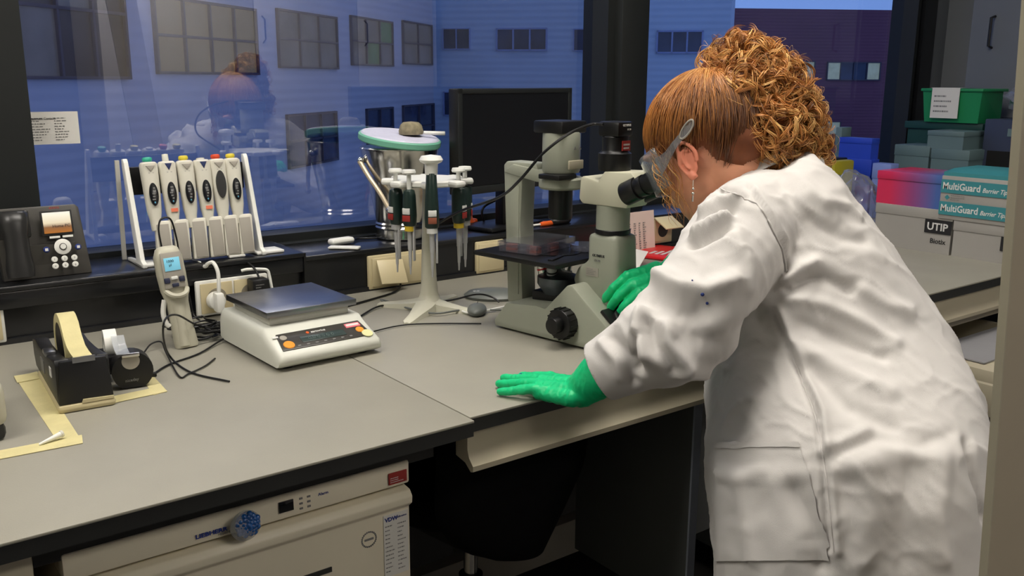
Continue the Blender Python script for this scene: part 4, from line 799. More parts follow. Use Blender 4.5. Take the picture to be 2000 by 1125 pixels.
sh=obj('paper_sheet',G().loft([[Vector((x,y,z)) for x,y in ((-.0865,-.045),(-.0865,.055),(-.089,.055),(-.089,-.045))] for z in (.015,.119)]+[[Vector((x,y,.1205)) for x,y in ((-.03,-.055),(-.03,.062),(-.089,.062),(-.089,-.055))]]),'paper',t,None); lines(sh,frame((-.0896,.045,.03),(0,-1,0),(0,0,1)),.08,.07,4,MC['ink_grey'],8,th=.3)
t=thing('dark_equipment_box','dark blue grey equipment box under the clear plastic bag','box',(3.33,1.43,.9)); obj('housing',G().span((-.13,-.2,.0),(.12,.14,.345),bev=.004),'box_navy',t); obj('front_label',G().span((-.1325,-.1,.29),(-.130,.06,.315)),'box_teal_grey',t); obj('opening',G().span((-.1325,-.19,.18),(-.130,.12,.24)),'black_matt',t)
stackbox('blue_box','upper bright blue box by the right window',2.95,1.83,1.96,1.10,1.172,'box_blue',dx=.05); stackbox('blue_box','lower bright blue box beneath another by the right window',2.95,1.825,1.965,.9,1.10,'box_blue',dx=.05)
t=thing('yellow_case','black case with yellow end by the right window','case',(2.80,1.88,.9),0); obj('case_body',G().span((-.06,-.02,0),(.06,.09,.21),bev=.004),'black_plastic',t); obj('yellow_end',G().span((-.066,-.055,0),(.05,-.02,.205),bev=.008),'yellow_dull',t); obj('yellow_side',G().span((-.066,.088,0),(.05,.115,.19),bev=.006),'yellow_dull',t)
stackbox('grey_box','pale grey box standing behind the black and yellow case',2.97,1.965,1.985 if 0 else 1.99,.9,1.205,'box_teal_grey',dx=.06)
stackbox('pale_blue_box','low pale blue box beside the blue boxes',2.95,1.75,1.82,.9,1.09,dx=.05,m=mat('pale_blue',(130,150,215),.5) and 'pale_blue')
def crumple(name,label,c,r,seed,flat=1):
    t=thing(name,label,'bag',(c[0],c[1],c[2]-r[2]*.9)); b=bmesh.new(); bmesh.ops.create_icosphere(b,subdivisions=4,radius=1)
    for v in b.verts:
        n_=noise.multi_fractal(v.co*2.3+Vector((seed,0,0)),.8,2,4)*.16-.1; k=1+n_
        v.co=Vector((v.co.x*r[0]*k,v.co.y*r[1]*k,max(v.co.z,-.9)*r[2]*k+r[2]*.9))
    g=G(); g._add(b,Matrix()); obj('bag_film',g,glassmat('bag_film',(232,234,242),2.2,.12,.12),t,20); return t
t=crumple('clear_bag','clear plastic bag of tubes beside the pink box',(2.50,1.605,.996),(.09,.075,.10),4)
mat('tube_red',(180,60,50),.4)
for k in range(9):
    q=random.Random(k); x,y,z=q.uniform(-.05,.05),q.uniform(-.05,.05),.02+.012*k
    tb=obj('sample_tube',G().cyl((x,y,z),(x+q.uniform(-.03,.03),y+.03,z+.01),.006,seg=12,bev=.001),['cap_white','tube_red','box_blue'][k%3],t)
crumple('clear_bag','empty clear plastic bag on the dark equipment box',(3.31,1.44,1.312),(.09,.10,.06),9)

# ================================================================== THE PERSON
def nprep(me):
    n=len(me.vertices); co=np.empty(n*3,'f'); me.vertices.foreach_get('co',co); nn=np.empty(n*3,'f'); me.vertex_normals.foreach_get('vector',nn); return co.reshape(-1,3),nn.reshape(-1,3)
def remesh(g,voxel,smooth=3,fac=.5,sub=0):
    me=bpy.data.meshes.new('r'); bmesh.ops.recalc_face_normals(g.bm,faces=g.bm.faces); g.bm.to_mesh(me); g.bm.free(); o=bpy.data.objects.new('r',me); COL.objects.link(o)
    m=o.modifiers.new('r','REMESH'); m.mode='VOXEL'; m.voxel_size=voxel
    if smooth: q=o.modifiers.new('s','SMOOTH'); q.iterations=smooth; q.factor=fac
    dg=bpy.context.evaluated_depsgraph_get(); r=bpy.data.meshes.new_from_object(o.evaluated_get(dg)); bpy.data.objects.remove(o); r.materials.clear(); return r
def rcone(g,p0,p1,r0,r1,seg=20):
    p0=Vector(p0);p1=Vector(p1); g.ball(p0,r0,seg,12); g.ball(p1,r1,seg,12); g.cyl(p0,p1,r0,r1,seg); return g
def chain(g,pts,rad):
    for i in range(len(pts)-1): rcone(g,pts[i],pts[i+1],rad[i],rad[i+1])
    return g
def ring(xl,yl,xr,yr,dl,dr,th,n=40,ex=.85):
    a=P(xl,yl,dl); b=P(xr,yr,dr); c=(a+b)/2; u=(b-a)/2; w=(c-CAM).normalized(); w=(w-u.normalized()*w.dot(u.normalized())).normalized()
    return [c+u*math.copysign(abs(math.cos(t))**ex,math.cos(t))+w*th*math.copysign(abs(math.sin(t))**ex,math.sin(t)) for t in [2*PI*k/n for k in range(n)]]
mat('skin',(224,160,128),.5,var=.05,vs=30,bump=.08,bs=300); mat('skin_ear',(226,140,112),.45,var=.04)
MC['skin'].node_tree.nodes['Principled BSDF'].inputs['Subsurface Weight'].default_value=.15
MC['skin'].node_tree.nodes['Principled BSDF'].inputs['Subsurface Radius'].default_value=(.01,.004,.002)
mat('coat_white',(208,205,202),.8,var=.03,vs=12,bump=.15,bs=900,spec=.25)
mat('trouser',(36,38,48),.8,var=.1); mat('shoe_m',(30,28,28),.5)
hips=P(1665,930,1.47); person=thing('person','person in white lab coat and green gloves bending over the microscope','person',(hips.x,hips.y,0))
PT=Vector((hips.x,hips.y,0))
def plink(name,me,m,parent=None,ang=None,local=True,**k):
    o=link(name,me,m,parent or person,ang,**k)
    me.shade_smooth()
    if local and (parent is None or parent==person): o.matrix_parent_inverse=Matrix.Translation(-PT)
    return o
def pobj(name,g,m,ang=40,**k):
    o=obj(name,g,m,person,ang,**k); o.matrix_parent_inverse=Matrix.Translation(-PT); return o
# head frame
F=Vector((-.20,.82,-.53)).normalized(); Rt=F.cross(Vector((0,0,1))).normalized(); U=Rt.cross(F).normalized()
H=P(1376,290,1.50)
HM=Matrix((Rt,F,U)).transposed().to_4x4(); HM.translation=H
hp=lambda x,y,z: HM@Vector((x,y,z))
HR=Matrix((Rt,F,U)).transposed()
def eball(g,c,r): return g.ball(hp(*c),r,24,16,rot=HR)
g=G()
eball(g,(0,-.012,.022),(.073,.092,.088)); eball(g,(0,.02,-.03),(.062,.070,.075)); eball(g,(0,.038,-.072),(.045,.045,.036)); eball(g,(0,.062,-.092),(.020,.018,.014))
for s_ in (-1,1): eball(g,(s_*.036,.058,-.024),(.022,.020,.018)); eball(g,(s_*.03,.078,.028),(.026,.010,.008))
g.loft([[hp(x*w_,y0+y1,z) for x,y1 in ((-1,0),(0,.012+dz),(1,0),(0,-.02))] for z,w_,y0,dz in ((.022,.007,.080,.0),(.0,.008,.086,.006),(-.022,.010,.088,.014),(-.034,.013,.085,.006))])
eball(g,(0,.087,-.052),(.019,.008,.005)); eball(g,(0,.085,-.060),(.017,.008,.005))
nk0=hp(0,-.030,-.045); nk1=P(1478,415,1.50)
chain(g,[nk0,(nk0+nk1)/2+Vector((0,0,-.004)),nk1],[.053,.051,.060])
# torso core, arms, legs (all one continuous body)
ch=P(1560,520,1.50); be=P(1630,760,1.50); hi=P(1665,920,1.47)
shL,elL,wrL=P(1478,448,1.42),P(1352,612,1.30),P(1178,733,1.336); shR,elR,wrR=P(1545,440,1.60),P(1452,580,1.75),P(1300,535,1.63)
chain(g,[nk1,ch,be,hi],[.06,.105,.10,.12]); chain(g,[shL,elL,wrL],[.045,.036,.018]); chain(g,[shR,elR,wrR],[.042,.034,.018]); chain(g,[ch,shL],[.08,.05]); chain(g,[ch,shR],[.08,.05])
side=Vector((.85,.5,0)).normalized() if 0 else Vector((1,.1,0)).normalized()
for s_ in (-1,1):
    h0=hi+side*s_*.08; kn=Vector((hi.x+s_*.10,hi.y+.06,.44)); an=Vector((hi.x+s_*.11,hi.y-.03,.09)); chain(g,[h0,kn,an],[.085,.052,.036]); chain(g,[an,an+Vector((0,.14,-.055))],[.034,.025])
body=plink('body',remesh(g,.0042,4),'skin')
for s_ in (-1,1):
    ey=pobj('eye',G().ball(hp(s_*.031,.076,.004),.0115,20,12),'bright_white'); 
    i_=obj('iris',G().ball(hp(s_*.031,.0845,.001),.0052,12,8),'ink_blue',ey)
# ears
for s_ in (-1,1):
    C0=(s_*.074,-.004,-.018); g=G()
    rim=[hp(C0[0]+s_*(.006+.003*math.sin(q)),C0[1]+.0145*math.cos(q)-(.004 if math.sin(q)>0 else 0),C0[2]+.028*math.sin(q)) for q in [R(-100+k*25) for k in range(13)]]
    g.tube(rim,.0034,8,3); g.ball(hp(C0[0]+s_*.001,C0[1],C0[2]),(.0045,.0125,.024),16,10,rot=HR); g.ball(hp(C0[0]+s_*.004,C0[1]+.006,C0[2]-.025),(.004,.0065,.008),12,8,rot=HR)
    rim2=[hp(C0[0]+s_*.007,C0[1]+.008*math.cos(q)-.002,C0[2]+.016*math.sin(q)) for q in [R(-60+k*25) for k in range(9)]]; g.tube(rim2,.0024,6,3)
    plink('ear',remesh(g,.0016,4),'skin_ear')
e0=hp(-.083,.000,-.050)
er=pobj('earring',G().tube([e0,e0+Vector((0,0,-.008)),e0+Vector((.001,0,-.012))],.0006,6).ball(e0+Vector((.001,0,-.014)),.0022,10,8).ball(e0+Vector((.001,0,-.021)),.0026,10,8).cyl(e0+Vector((.001,0,-.024)),e0+Vector((.001,0,-.034)),.0011,.0017,10).ball(hp(-.079,.004,-.045),.0018,8,6),'steel')
# trousers and shoes
g=G()
for s_ in (-1,1):
    h0=hi+side*s_*.075; kn=Vector((hi.x+s_*.10,hi.y+.05,.44)); an=Vector((hi.x+s_*.11,hi.y-.03,.10)); chain(g,[h0,kn,an],[.105,.075,.062])
plink('trousers',remesh(g,.008,3),'trouser')
for s_ in (-1,1):
    an=Vector((hi.x+s_*.11,hi.y-.03,.0)); g=G(); g.loft([[an+Vector((w_*math.cos(q),y,max(0,z0+h_*math.sin(q)))) for q in [2*PI*k/16 for k in range(16)]] for y,w_,z0,h_ in ((-.06,.02,.03,.03),(-.045,.038,.035,.045),(0,.042,.035,.055),(.06,.044,.03,.045),(.13,.046,.025,.03),(.18,.035,.02,.02),(.195,.012,.018,.01))]); sh=pobj('shoe',g,'shoe_m',50)
# ---------------- lab coat
g=G()
rings=[ring(1400,1330,1895,1290,1.36,1.36,.155),ring(1398,1200,1904,1150,1.38,1.38,.17),ring(1394,1060,1916,985,1.40,1.38,.185),ring(1392,950,1914,880,1.40,1.40,.185),ring(1389,860,1892,796,1.42,1.43,.175),
 ring(1388,770,1862,712,1.44,1.46,.16),ring(1392,690,1826,640,1.46,1.48,.15),ring(1398,620,1768,570,1.46,1.49,.15),ring(1402,560,1716,500,1.47,1.50,.155),ring(1405,500,1668,436,1.48,1.51,.15),ring(1412,450,1610,378,1.48,1.51,.15),ring(1425,415,1575,338,1.49,1.51,.135),ring(1440,395,1568,312,1.50,1.51,.115),ring(1462,372,1566,302,1.51,1.51,.075)]
g.loft(rings)
g2=G(); chain(g2,[P(1500,425,1.44),P(1452,455,1.39),P(1400,540,1.335),P(1352,622,1.30),P(1290,668,1.29)],[.075,.076,.074,.073,.066]); chain(g2,[P(1290,668,1.29),P(1235,695,1.305),P(1188,718,1.318)],[.066,.053,.046])
g2.ball(P(1525,392,1.47),(.07,.07,.05),24,16)
g3=G(); chain(g3,[P(1550,410,1.58),P(1545,450,1.66),P(1450,580,1.76),P(1345,535,1.66)],[.075,.072,.062,.046])
for q in (g2,g3):
    me=bpy.data.meshes.new('t'); q.bm.to_mesh(me); q.bm.free(); g.bm.from_mesh(me); bpy.data.meshes.remove(me)
# open cuff of the left sleeve: cut back after remeshing
cm_=remesh(g,.0044,12,.5)
ccut=P(1172,726,1.3215); cdir=(P(1172,726,1.3215)-P(1290,668,1.29)).normalized()
b=bmesh.new(); b.from_mesh(cm_)
bmesh.ops.bisect_plane(b,geom=b.verts[:]+b.edges[:]+b.faces[:],plane_co=ccut,plane_no=cdir,clear_outer=False,clear_inner=False)
dl=[f for f in b.faces if (f.calc_center_median()-ccut).dot(cdir)>0 and (f.calc_center_median()-ccut).length<.09]; bmesh.ops.delete(b,geom=dl,context='FACES')
b.to_mesh(cm_); b.free()
co,nn=nprep(cm_)
bv=BVHTree.FromPolygons([tuple(c) for c in co.tolist()],[tuple(p.vertices) for p in cm_.polygons])
def hit(x,y):
    h=bv.ray_cast(CAM,ray(x,y).normalized()); return h[0]
Z8=lambda x,y:(1130+.751*x,280+.751*y)
off=np.zeros(len(co))
# general drape: slow waves, stretched along the pull lines
for i,c in enumerate(co.tolist()):
    v=Vector(c); w=v-PT
    s1=noise.noise(Vector((w.x*9+w.z*3,w.y*9,w.z*5)));   s2=noise.noise(Vector((w.x*22+w.z*9,w.y*22,w.z*9+5))); s3=noise.noise(Vector((w.x*46,w.y*46,w.z*30)))
    r1=1-abs(noise.noise(Vector((w.x*13+w.z*8,w.y*13,w.z*7+9))))*2.2
    q=Vector((w.x*7+w.z*6+.5*s1,w.y*7,w.z*4.5-w.x*3+.5*s2)); r2=1-abs(noise.noise(q*2.1))*3.2; r3=1-abs(noise.noise(q*4.3+Vector((3,1,7))))*3.0
    off[i]=.0050*s1+.0020*s2+.0005*s3+.0030*max(0,r1)**3+.0022*max(0,r2)**2*(.4+.6*abs(s1)*2)+.0008*max(0,r3)**2
    if w.z<.75: off[i]+=.006*math.sin(w.x*38+2*s1)*min(1,(.75-w.z)*3)
folds=[ # pixel-space crease lines in the coat: (points, height, width)
 ([(545,358),(580,330),(622,308)],.011,.014),([(548,378),(600,352),(650,352),(720,388)],-.008,.012),([(560,402),(640,418),(720,455),(850,540)],.006,.016),([(585,470),(700,520),(820,565)],-.006,.014),([(560,520),(700,600),(850,660)],.005,.018),([(600,590),(700,690),(860,760)],-.005,.018),
 ([(445,120),(492,190),(530,270),(545,355)],-.0055,.006),([(455,125),(502,190),(540,268)],.0035,.008),([(310,242),(350,215),(395,190)],.012,.012),([(300,262),(350,240),(400,215)],-.010,.012),([(330,185),(370,160),(420,150)],.011,.013),([(325,215),(365,188),(405,172)],-.008,.010),([(355,120),(400,122),(440,150)],-.006,.007),
 ([(215,345),(260,372),(330,385),(430,345)],.010,.018),([(190,400),(250,440),(330,440)],-.010,.026),([(165,440),(155,500),(180,560)],.011,.014),([(180,470),(200,530),(260,600)],-.010,.014),([(150,505),(148,560),(160,605)],-.012,.008),([(230,470),(230,520),(290,590)],.009,.016),([(215,560),(260,590),(340,590)],.007,.018),([(60,520),(100,560),(110,620)],.007,.012),([(85,510),(130,560),(145,640)],-.007,.012),([(280,500),(380,520),(500,430)],-.006,.022),([(400,230),(440,300),(450,400)],.006,.02),
 ([(640,800),(700,770),(770,742)],.004,.012),([(650,820),(760,770),(880,790),(1000,745)],-.003,.014),([(700,840),(800,800),(900,810)],.005,.02),
 ([(510,440),(560,560),(620,700),(640,850),(660,1125)],-.008,.007),([(522,440),(572,560),(632,700),(652,850),(672,1125)],.006,.012),
 ([(640,150),(700,160),(740,200)],.004,.012),([(600,200),(680,250),(760,260)],-.004,.014),([(740,380),(800,420),(880,440)],.004,.014),
 ([(430,880),(440,980),(460,1110)],.006,.016),([(560,900),(610,1000),(640,1120)],-.007,.02),([(1010,780),(1040,900),(1060,1000)],-.008,.012),([(940,820),(930,960),(950,1110)],.006,.024),([(860,840),(850,980),(850,1110)],-.005,.024),([(760,850),(750,1000),(740,1110)],.005,.026),([(370,860),(420,870),(500,850)],.004,.012)]
def seg_d(co,pts):
    best=np.full(len(co),1e9)
    for a_,b_ in zip(pts,pts[1:]):
        a_=np.array(a_);b_=np.array(b_);d=b_-a_; t=np.clip(((co-a_)@d)/(d@d+1e-12),0,1); best=np.minimum(best,np.linalg.norm(co-(a_+t[:,None]*d),axis=1))
    return best
for pts,h_,w_ in folds:
    hs=[]
    for (x0,y0),(x1,y1) in zip(pts,pts[1:]):
        for k in range(4):
            q=hit(*Z8(x0+(x1-x0)*k/4,y0+(y1-y0)*k/4))
            if q is not None: hs.append(tuple(q))
    if len(hs)<2: continue
    d=seg_d(co,hs); off+=1.6*h_*np.exp(-(d/(w_*.72))**2)
cuffd=np.linalg.norm(co-np.array(ccut),axis=1)
off*=np.clip((cuffd-.03)/.05,.25,1)
co2=co+nn*off[:,None]; cm_.vertices.foreach_set('co',co2.astype('f').ravel()); cm_.update()
coat=plink('lab_coat',cm_,'coat_white')
sol=coat.modifiers.new('sol','SOLIDIFY'); sol.thickness=.0016; sol.offset=-1
bv2=BVHTree.FromPolygons([tuple(c) for c in co2.tolist()],[tuple(p.vertices) for p in cm_.polygons])
def onc(x,y,o_=.0022):
    h=bv2.ray_cast(CAM,ray(x,y).normalized())
    if h[0] is None: return None
    n_=h[1] if h[1].dot(CAM-h[0])>0 else -h[1]; return h[0]+n_*o_
def patch(name,pl,pr,rows,cols,m='coat_white',o_=.0046,th=.0040):
    g=G(); top=[];
    for i in range(rows+1):
        v=i/rows
        def along(pl_): 
            t=v*(len(pl_)-1); k=min(int(t),len(pl_)-2); f=t-k; return (pl_[k][0]+(pl_[k+1][0]-pl_[k][0])*f,pl_[k][1]+(pl_[k+1][1]-pl_[k][1])*f)
        a_,b_=along(pl),along(pr); row=[]
        for j in range(cols+1):
            u=j/cols; q=onc(a_[0]+(b_[0]-a_[0])*u,a_[1]+(b_[1]-a_[1])*u,o_)
            row.append(q if q is not None else (row[-1].copy() if row else P(a_[0],a_[1],1.40)))
        top.append(row)
    back=[[q+(q-CAM).normalized()*th for q in r_] for r_ in top]
    vt=[[g.bm.verts.new(q) for q in r_] for r_ in top]; vb=[[g.bm.verts.new(q) for q in r_] for r_ in back]
    for i in range(rows):
        for j in range(cols): g.bm.faces.new((vt[i][j],vt[i+1][j],vt[i+1][j+1],vt[i][j+1])); g.bm.faces.new((vb[i][j],vb[i][j+1],vb[i+1][j+1],vb[i+1][j]))
    bd=[(i,0) for i in range(rows+1)]+[(rows,j) for j in range(1,cols+1)]+[(i,cols) for i in range(rows-1,-1,-1)]+[(0,j) for j in range(cols-1,0,-1)]
    for (a0,a1),(b0,b1) in zip(bd,bd[1:]+bd[:1]): g.bm.faces.new((vt[a0][a1],vb[a0][a1],vb[b0][b1],vt[b0][b1]))
    bmesh.ops.recalc_face_normals(g.bm,faces=g.bm.faces); o=obj(name,g,m,coat,60); return o
pk=patch('pocket',[(1400,866),(1403,980),(1402,1095)],[(1560,864),(1590,960),(1622,1092)],30,24)
patch('pocket_hem',[(1400,866),(1401,876)],[(1560,864),(1563,875)],2,24,o_=.0068)
def stitch(pts,name,r=.0011,o_=.0012):
    q=[onc(x,y,o_) for x,y in pts]; q=[v for v in q if v is not None]
    if len(q)>2: obj(name,G().tube(q,r,6,3),'coat_white',coat)
dn=lambda pts,n=6:[(a_[0]+(b_[0]-a_[0])*k/n,a_[1]+(b_[1]-a_[1])*k/n) for a_,b_ in zip(pts,pts[1:]) for k in range(n)]
stitch(dn([Z8(*p) for p in ((370,118),(430,142),(462,158),(498,205),(530,275),(547,345))]),'shoulder_seam'); stitch(dn([Z8(*p) for p in ((560,560),(590,640),(625,740),(648,880),(668,1100))]),'side_seam')
# collar
cr0=[(1378,432),(1392,392),(1425,358),(1470,326),(1520,304),(1575,300),(1605,318)]
outer=[];inner=[]
for k,(x,y) in enumerate(cr0): outer.append(P(x+8,y+10,1.43 if k<5 else 1.46)); inner.append(P(x+4,y-8,1.435 if k<5 else 1.465))
g=G(); g.loft([[a_,b_,b_+(b_-CAM).normalized()*.012,a_+(a_-CAM).normalized()*.012] for a_,b_ in zip(outer,inner)]); cl_=obj('collar',g,'coat_white',coat,60)
m_=cl_.modifiers.new('b','BEVEL'); m_.width=.002; m_.segments=2
s_=cl_.modifiers.new('s','SUBSURF'); s_.levels=1; s_.render_levels=2
for x,y,r_ in ((1372,575,.0026),(1381,592,.002),(1352,548,.0012)):
    q=onc(x,y,.0004); 
    if q is not None: obj('ink_spot',G().ball(q,r_,10,8),'ink_blue',coat)
# ---------------- gloves
def hand(M,fingers,thumb,palm,cuff,name):
    g=G(); T=lambda p:M@Vector(p)
    for f,r_ in fingers: chain(g,[T(p) for p in f],r_)
    chain(g,[T(p) for p in thumb[0]],thumb[1])
    for p,r_ in palm: chain(g,[T(q) for q in p],r_)
    chain(g,[T(p) for p in cuff[0]],cuff[1])
    me=remesh(g,.0014,4,.5); co,nn=nprep(me); off=np.zeros(len(co)); Mi=M.inverted()
    for i,c in enumerate(co.tolist()):
        v=Mi@Vector(c); off[i]=.0009*noise.noise(Vector((v.x*60,v.y*160,v.z*60)))+.0007*max(0,1-3*abs(noise.noise(Vector((v.x*50,v.y*110,v.z*50+7)))))*(1 if v.y<.08 else .5)
    me.vertices.foreach_set('co',(co+nn*off[:,None]).astype('f').ravel()); return plink(name,me,'glove')
W0=P(1150,738,1.345); tip=at(974,742,'Z',.908); yd=(tip-W0); yd.z=0; LH=yd.length; yd.normalize()
HMx=Matrix((Vector((yd.y,-yd.x,0)),yd,Vector((0,0,1)))).transposed().to_4x4(); HMx.translation=Vector((W0.x,W0.y,.9))
k_=LH/.178; HMx=HMx@Matrix.Diagonal((k_,k_,k_,1)); HMi=HMx.inverted()
def fing(x0,y0,x1,L,z0=.020,r_=.0088): 
    d=Vector((x1-x0,L,0)); return ([(x0*.7,y0-.035,z0),(x0,y0,z0+.002),(x0+d.x*.45,y0+L*.45,.016),(x0+d.x*.75,y0+L*.75,.011),(x1,y0+L,.0085)],[r_*1.1,r_*1.12,r_*.98,r_*.9,r_*.78])
hand(HMx,[fing(.032,.092,.042,.068,r_=.0083),fing(.0105,.097,.014,.080,r_=.0085),fing(-.0115,.093,-.0145,.073,r_=.0083),fing(-.033,.082,-.045,.058,r_=.0074)],
 ([(.018,.02,.022),(.042,.048,.016),(.060,.075,.011),(.068,.098,.009)],[.014,.012,.010,.008]),
 [([(.022,.02,.022),(.026,.085,.019)],[.015,.012]),([(.006,.01,.024),(.006,.09,.021)],[.018,.013]),([(-.012,.01,.023),(-.014,.085,.019)],[.017,.012]),([(-.022,.015,.018),(-.028,.075,.016)],[.014,.011])],
 ([(0,.012,.026),tuple(HMi@P(1172,733,1.336)),tuple(HMi@P(1200,722,1.322)),tuple(HMi@P(1225,706,1.31))],[.026,.033,.036,.034]),'glove')
q=obj('fingertip_stain',G().ball(HMx@Vector((.036,.158,.012)),(.004,.004,.003),10,8),'ink_blue',None); q.parent=person; q.matrix_parent_inverse=Matrix.Translation(-PT)
Wr=P(1302,538,1.63); Kn=P(1240,566,1.60); yd=(Kn-Wr).normalized(); zn=Vector((-.55,-.55,.62)).normalized(); xd=yd.cross(zn).normalized(); zn=xd.cross(yd)
RM=Matrix((xd,yd,zn)).transposed().to_4x4(); RM.translation=Wr
def cf(x,y,bend,r_=.0088):
    pts=[Vector((x*.7,y-.03,0)),Vector((x,y,.002))]; a_=.3
    for L_ in (.034,.024,.018): a_+=bend; pts.append(pts[-1]+Vector((0,math.cos(a_)*L_,-math.sin(a_)*L_)))
    return ([tuple(p) for p in pts],[r_*1.05,r_*1.1,r_,r_*.92,r_*.8])
hand(RM,[cf(.029,.066,.45),cf(.010,.072,.5),cf(-.010,.070,.52),cf(-.029,.062,.5,.0078)],([(-.02,.01,-.004),(-.040,.035,-.020),(-.042,.055,-.040),(-.036,.066,-.056)],[.013,.012,.010,.008]),
 [([(.018,.01,0),(.026,.06,.0)],[.015,.012]),([(.004,.005,0),(.006,.066,.001)],[.017,.013]),([(-.012,.005,0),(-.012,.064,0)],[.017,.012]),([(-.022,.012,-.002),(-.027,.056,-.001)],[.014,.011])],
 ([(0,.01,0),(.002,-.02,.0),(.008,-.06,.002),(.012,-.085,.002)],[.023,.027,.032,.033]),'glove')
# ---------------- safety goggles
gg=glassmat('goggle_film',(222,227,230),1.8,.08,.12)
g=G()
def gl(u,v):
    a_=R(-78+156*u); z=.034-.066*v; return hp(.082*math.sin(a_),.012+.094*math.cos(a_)**.8 if math.cos(a_)>0 else .012,z-.006*abs(math.sin(a_)))
g.tri_grid(gl,30,8); go=plink('safety_goggles',(lambda m: (g.bm.to_mesh(m),m)[1])(bpy.data.meshes.new('gog')),gg); sm=go.modifiers.new('s','SOLIDIFY'); sm.thickness=.0016
for s_ in (-1,1):
    obj('goggle_arm',G().loft([[hp(s_*(x+w_),y,z+h_) for w_,h_ in ((0,-hh),(.0022,-hh),(.0022,hh),(0,hh))] for x,y,z,hh in ((.082,.045,-.004,.014),(.087,.02,.002,.008),(.090,-.0,.010,.006),(.090,-.02,.017,.005),(.088,-.045,.026,.006))]),gg,go,None)
    obj('arm_loop',G().tube([hp(s_*.092,-.032+.016*math.cos(q),.021+.007*math.sin(q)-.006*math.cos(q)) for q in [2*PI*k/12 for k in range(13)]],.0014,6,2),'finger_grey',go)
# ---------------- hair
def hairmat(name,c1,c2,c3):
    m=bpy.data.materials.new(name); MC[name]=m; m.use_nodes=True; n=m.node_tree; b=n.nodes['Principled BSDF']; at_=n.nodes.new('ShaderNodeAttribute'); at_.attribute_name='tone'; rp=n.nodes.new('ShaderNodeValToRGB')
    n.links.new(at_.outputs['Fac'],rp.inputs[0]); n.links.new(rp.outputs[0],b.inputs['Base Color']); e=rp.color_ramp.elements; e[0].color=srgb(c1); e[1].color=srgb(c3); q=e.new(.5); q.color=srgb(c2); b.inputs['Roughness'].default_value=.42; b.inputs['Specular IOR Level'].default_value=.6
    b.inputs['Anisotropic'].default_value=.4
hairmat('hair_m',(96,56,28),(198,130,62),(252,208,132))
def strands(name,paths,rads,tones,parent,sides=3):
    V=[];Fc=[];Tn=[]; base=0
    for p,r_,tn in zip(paths,rads,tones):
        n=len(p); t=np.gradient(p,axis=0); t/=np.linalg.norm(t,axis=1)[:,None]+1e-9; up=np.array([.3,.5,.81]); N=np.cross(t,up); N/=np.linalg.norm(N,axis=1)[:,None]+1e-9; B=np.cross(t,N)
        rr=r_*np.sin(np.linspace(.35,PI-.12,n))[:,None]
        for k in range(sides):
            a_=2*PI*k/sides; V.append(p+rr*(N*math.cos(a_)+B*math.sin(a_)))
        idx=base+np.arange(n*sides).reshape(sides,n)
        for k in range(sides):
            a_=idx[k];c_=idx[(k+1)%sides]; Fc.append(np.stack([a_[:-1],c_[:-1],c_[1:],a_[1:]],1))
        Tn.append(np.full(n*sides,tn)); base+=n*sides
    V=np.concatenate(V).astype('f');Fc=np.concatenate(Fc).astype('i');Tn=np.concatenate(Tn).astype('f')
    me=bpy.data.meshes.new(name); me.vertices.add(len(V)); me.vertices.foreach_set('co',V.ravel()); me.loops.add(Fc.size); me.loops.foreach_set('vertex_index',Fc.ravel()); me.polygons.add(len(Fc)); me.polygons.foreach_set('loop_start',np.arange(0,Fc.size,4,dtype='i')); me.polygons.foreach_set('loop_total',np.full(len(Fc),4,'i')); me.update(); me.validate()
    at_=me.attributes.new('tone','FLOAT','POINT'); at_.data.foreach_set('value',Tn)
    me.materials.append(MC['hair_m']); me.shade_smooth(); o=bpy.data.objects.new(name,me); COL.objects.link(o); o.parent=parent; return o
rs=np.random.RandomState(5)
# scalp cap under the strands
g=G(); eball(g,(0,-.018,.030),(.081,.099,.092)); eball(g,(0,-.06,-.015),(.062,.052,.06)); eball(g,(0,.028,.045),(.066,.045,.050))
me=remesh(g,.003,6); b=bmesh.new(); b.from_mesh(me); HI=HM.inverted()
def face_area(v): return (v.y>.045 and v.z<.026) or (v.y>.02 and v.z<.012) or (v.y>-.035 and v.z<-.010) or v.z<-.062
bmesh.ops.delete(b,geom=[f for f in b.faces if face_area(HI@f.calc_center_median())],context='FACES'); b.to_mesh(me); b.free()
mat('hair_base',(112,58,24),.6,var=.3,vs=30)
hair=plink('hair',me,'hair_base'); 
capbv=BVHTree.FromPolygons([tuple(v.co) for v in me.vertices],[tuple(p.vertices) for p in me.polygons])
HMn=np.array(HM); hpw=lambda a_: (np.c_[a_,np.ones(len(a_))]@HMn.T)[:,:3]
cen=np.array([0,-.015,.022]); rad=np.array([.083,.101,.096])
Bd=np.array([.0,-.50,.86]); Bd/=np.linalg.norm(Bd)
paths=[];rads=[];tones=[]
while len(paths)<4200:
    d=rs.normal(size=3); d/=np.linalg.norm(d); q=cen+d*rad
    if face_area(Vector(q)) or d@Bd>.93: continue
    ang=math.acos(np.clip(d@Bd,-1,1)); ax_=(Bd-d*(d@Bd)); ax_/=np.linalg.norm(ax_); L_=min(ang*.95,rs.uniform(.5,1.1)); n=12
    tt=np.linspace(0,L_,n); wob=rs.uniform(-.12,.12); s3=np.cross(d,ax_); dirs=np.outer(np.cos(tt),d)+np.outer(np.sin(tt),ax_)+np.outer(np.sin(tt*3+rs.uniform(0,6))*.025+wob*tt,s3)
    lift=1+.008+rs.uniform(0,.03)+.02*np.sin(np.linspace(0,PI,n))
    pth=cen+dirs*rad*lift[:,None]; paths.append(hpw(pth)); rads.append(rs.uniform(.0004,.0010)); tones.append(np.clip(rs.normal(.38+.30*(q[2]-.05)/.06,.12),0,1))  # lower strands darker: underside shade and darker roots put into the tone
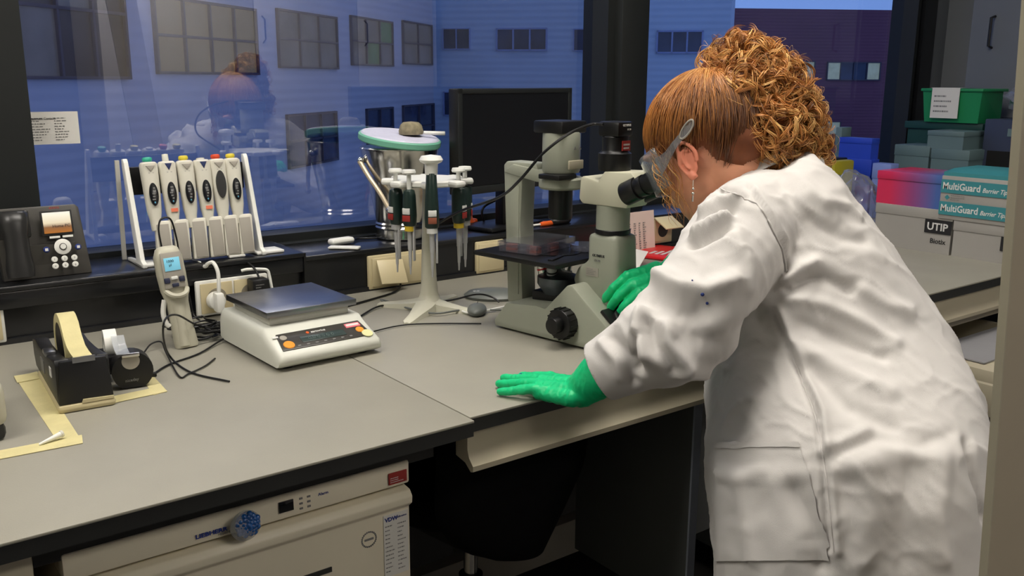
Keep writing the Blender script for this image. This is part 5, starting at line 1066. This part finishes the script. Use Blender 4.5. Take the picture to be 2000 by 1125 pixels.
# loose side lock before the ear
for k in range(26):
    x=-.072+rs.uniform(-.004,.003); y0=rs.uniform(.012,.05); ph_=rs.uniform(0,6); t_=np.linspace(0,1,18); am=rs.uniform(.003,.008)
    pth=np.c_[x-.004*np.sin(t_*3)+am*np.cos(t_*11+ph_),y0+.02*t_+am*np.sin(t_*11+ph_),.03-rs.uniform(.09,.14)*t_]; paths.append(hpw(pth)); rads.append(.0007); tones.append(np.clip(rs.normal(.5,.2),0,1))
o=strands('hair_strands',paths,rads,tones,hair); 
paths=[];rads=[];tones=[]
masses=[(1440,128,1.49,.050,60),(1402,150,1.48,.042,40),(1478,138,1.48,.05,60),(1448,190,1.46,.062,90),(1510,185,1.47,.062,90),(1535,232,1.47,.056,90),(1500,255,1.45,.062,100),(1548,285,1.47,.042,70),(1470,300,1.47,.045,30),(1415,205,1.455,.045,35),(1535,315,1.48,.035,40),(1566,262,1.49,.04,40),(1432,262,1.452,.036,44),(1448,298,1.462,.034,44),(1415,225,1.455,.032,26),(1475,322,1.49,.034,30),(1590,296,1.49,.026,26)]
g=G()
for x,y,d_,r_,n_ in masses: g.ball(P(x,y,d_+.02),r_*.80,20,14)
core=plink('curl_core',remesh(g,.004,4),'hair_base',hair)
for x,y,d_,r_,n_ in masses:
    c=np.array(P(x,y,d_+.012))
    for k in range(int(n_*1.5)):
        d=rs.normal(size=3); d/=np.linalg.norm(d)
        if d@np.array(FWD)>.55: d=-d
        root=c+d*r_*.84; tan=np.cross(d,rs.normal(size=3)); tan/=np.linalg.norm(tan); tan=tan+np.array([.1,-.1,-.55])*rs.uniform(0,1.0); tan-=d*(tan@d); tan/=np.linalg.norm(tan); sd=np.cross(d,tan)
        L_=rs.uniform(.035,.085); n=26; t_=np.linspace(0,1,n); R_=rs.uniform(.006,.0145); turns=rs.uniform(.8,2.1)*2*PI*rs.choice([-1,1]); ph_=rs.uniform(0,6); tone=np.clip(rs.normal(.55,.2),0,1)
        ang=t_*L_/r_; cp=c+(np.outer(np.cos(ang),d)+np.outer(np.sin(ang),tan))*r_*(.90+.14*t_[:,None]); nd=np.outer(np.cos(ang),d)+np.outer(np.sin(ang),tan)
        for f in range(6):
            j=rs.normal(size=3)*.0016; pj=ph_+rs.normal()*.16; Rj=R_*(1+rs.normal()*.10)
            pth=cp+j+nd*(Rj*np.cos(turns*t_+pj)*(.5+.5*t_))[:,None]+np.outer(Rj*np.sin(turns*t_+pj),sd)
            paths.append(pth); rads.append(rs.uniform(.0004,.0010)); tones.append(np.clip(tone+rs.normal()*.1,0,1))
    for k in range(int(n_*.35)):   # flyaways
        d=rs.normal(size=3); d/=np.linalg.norm(d)
        if d@np.array(FWD)>.3: d=-d
        sd=np.cross(d,rs.normal(size=3)); sd/=np.linalg.norm(sd); n=16; t_=np.linspace(0,1,n); L_=rs.uniform(.008,.022)
        pth=c+d*r_*.9+np.outer(L_*np.sin(t_*2.6),d)+np.outer(t_*L_*1.5,sd)+np.outer(np.sin(t_*7)*.003,np.cross(d,sd)); paths.append(pth); rads.append(.00028); tones.append(.8)
strands('curls',paths,rads,tones,hair)
for o in list(bpy.data.objects):
    if o.parent==hair and o.type=='MESH' and o is not core: o.matrix_parent_inverse=Matrix()

# person parts are authored in world coordinates: the empty stands on the floor below the hips
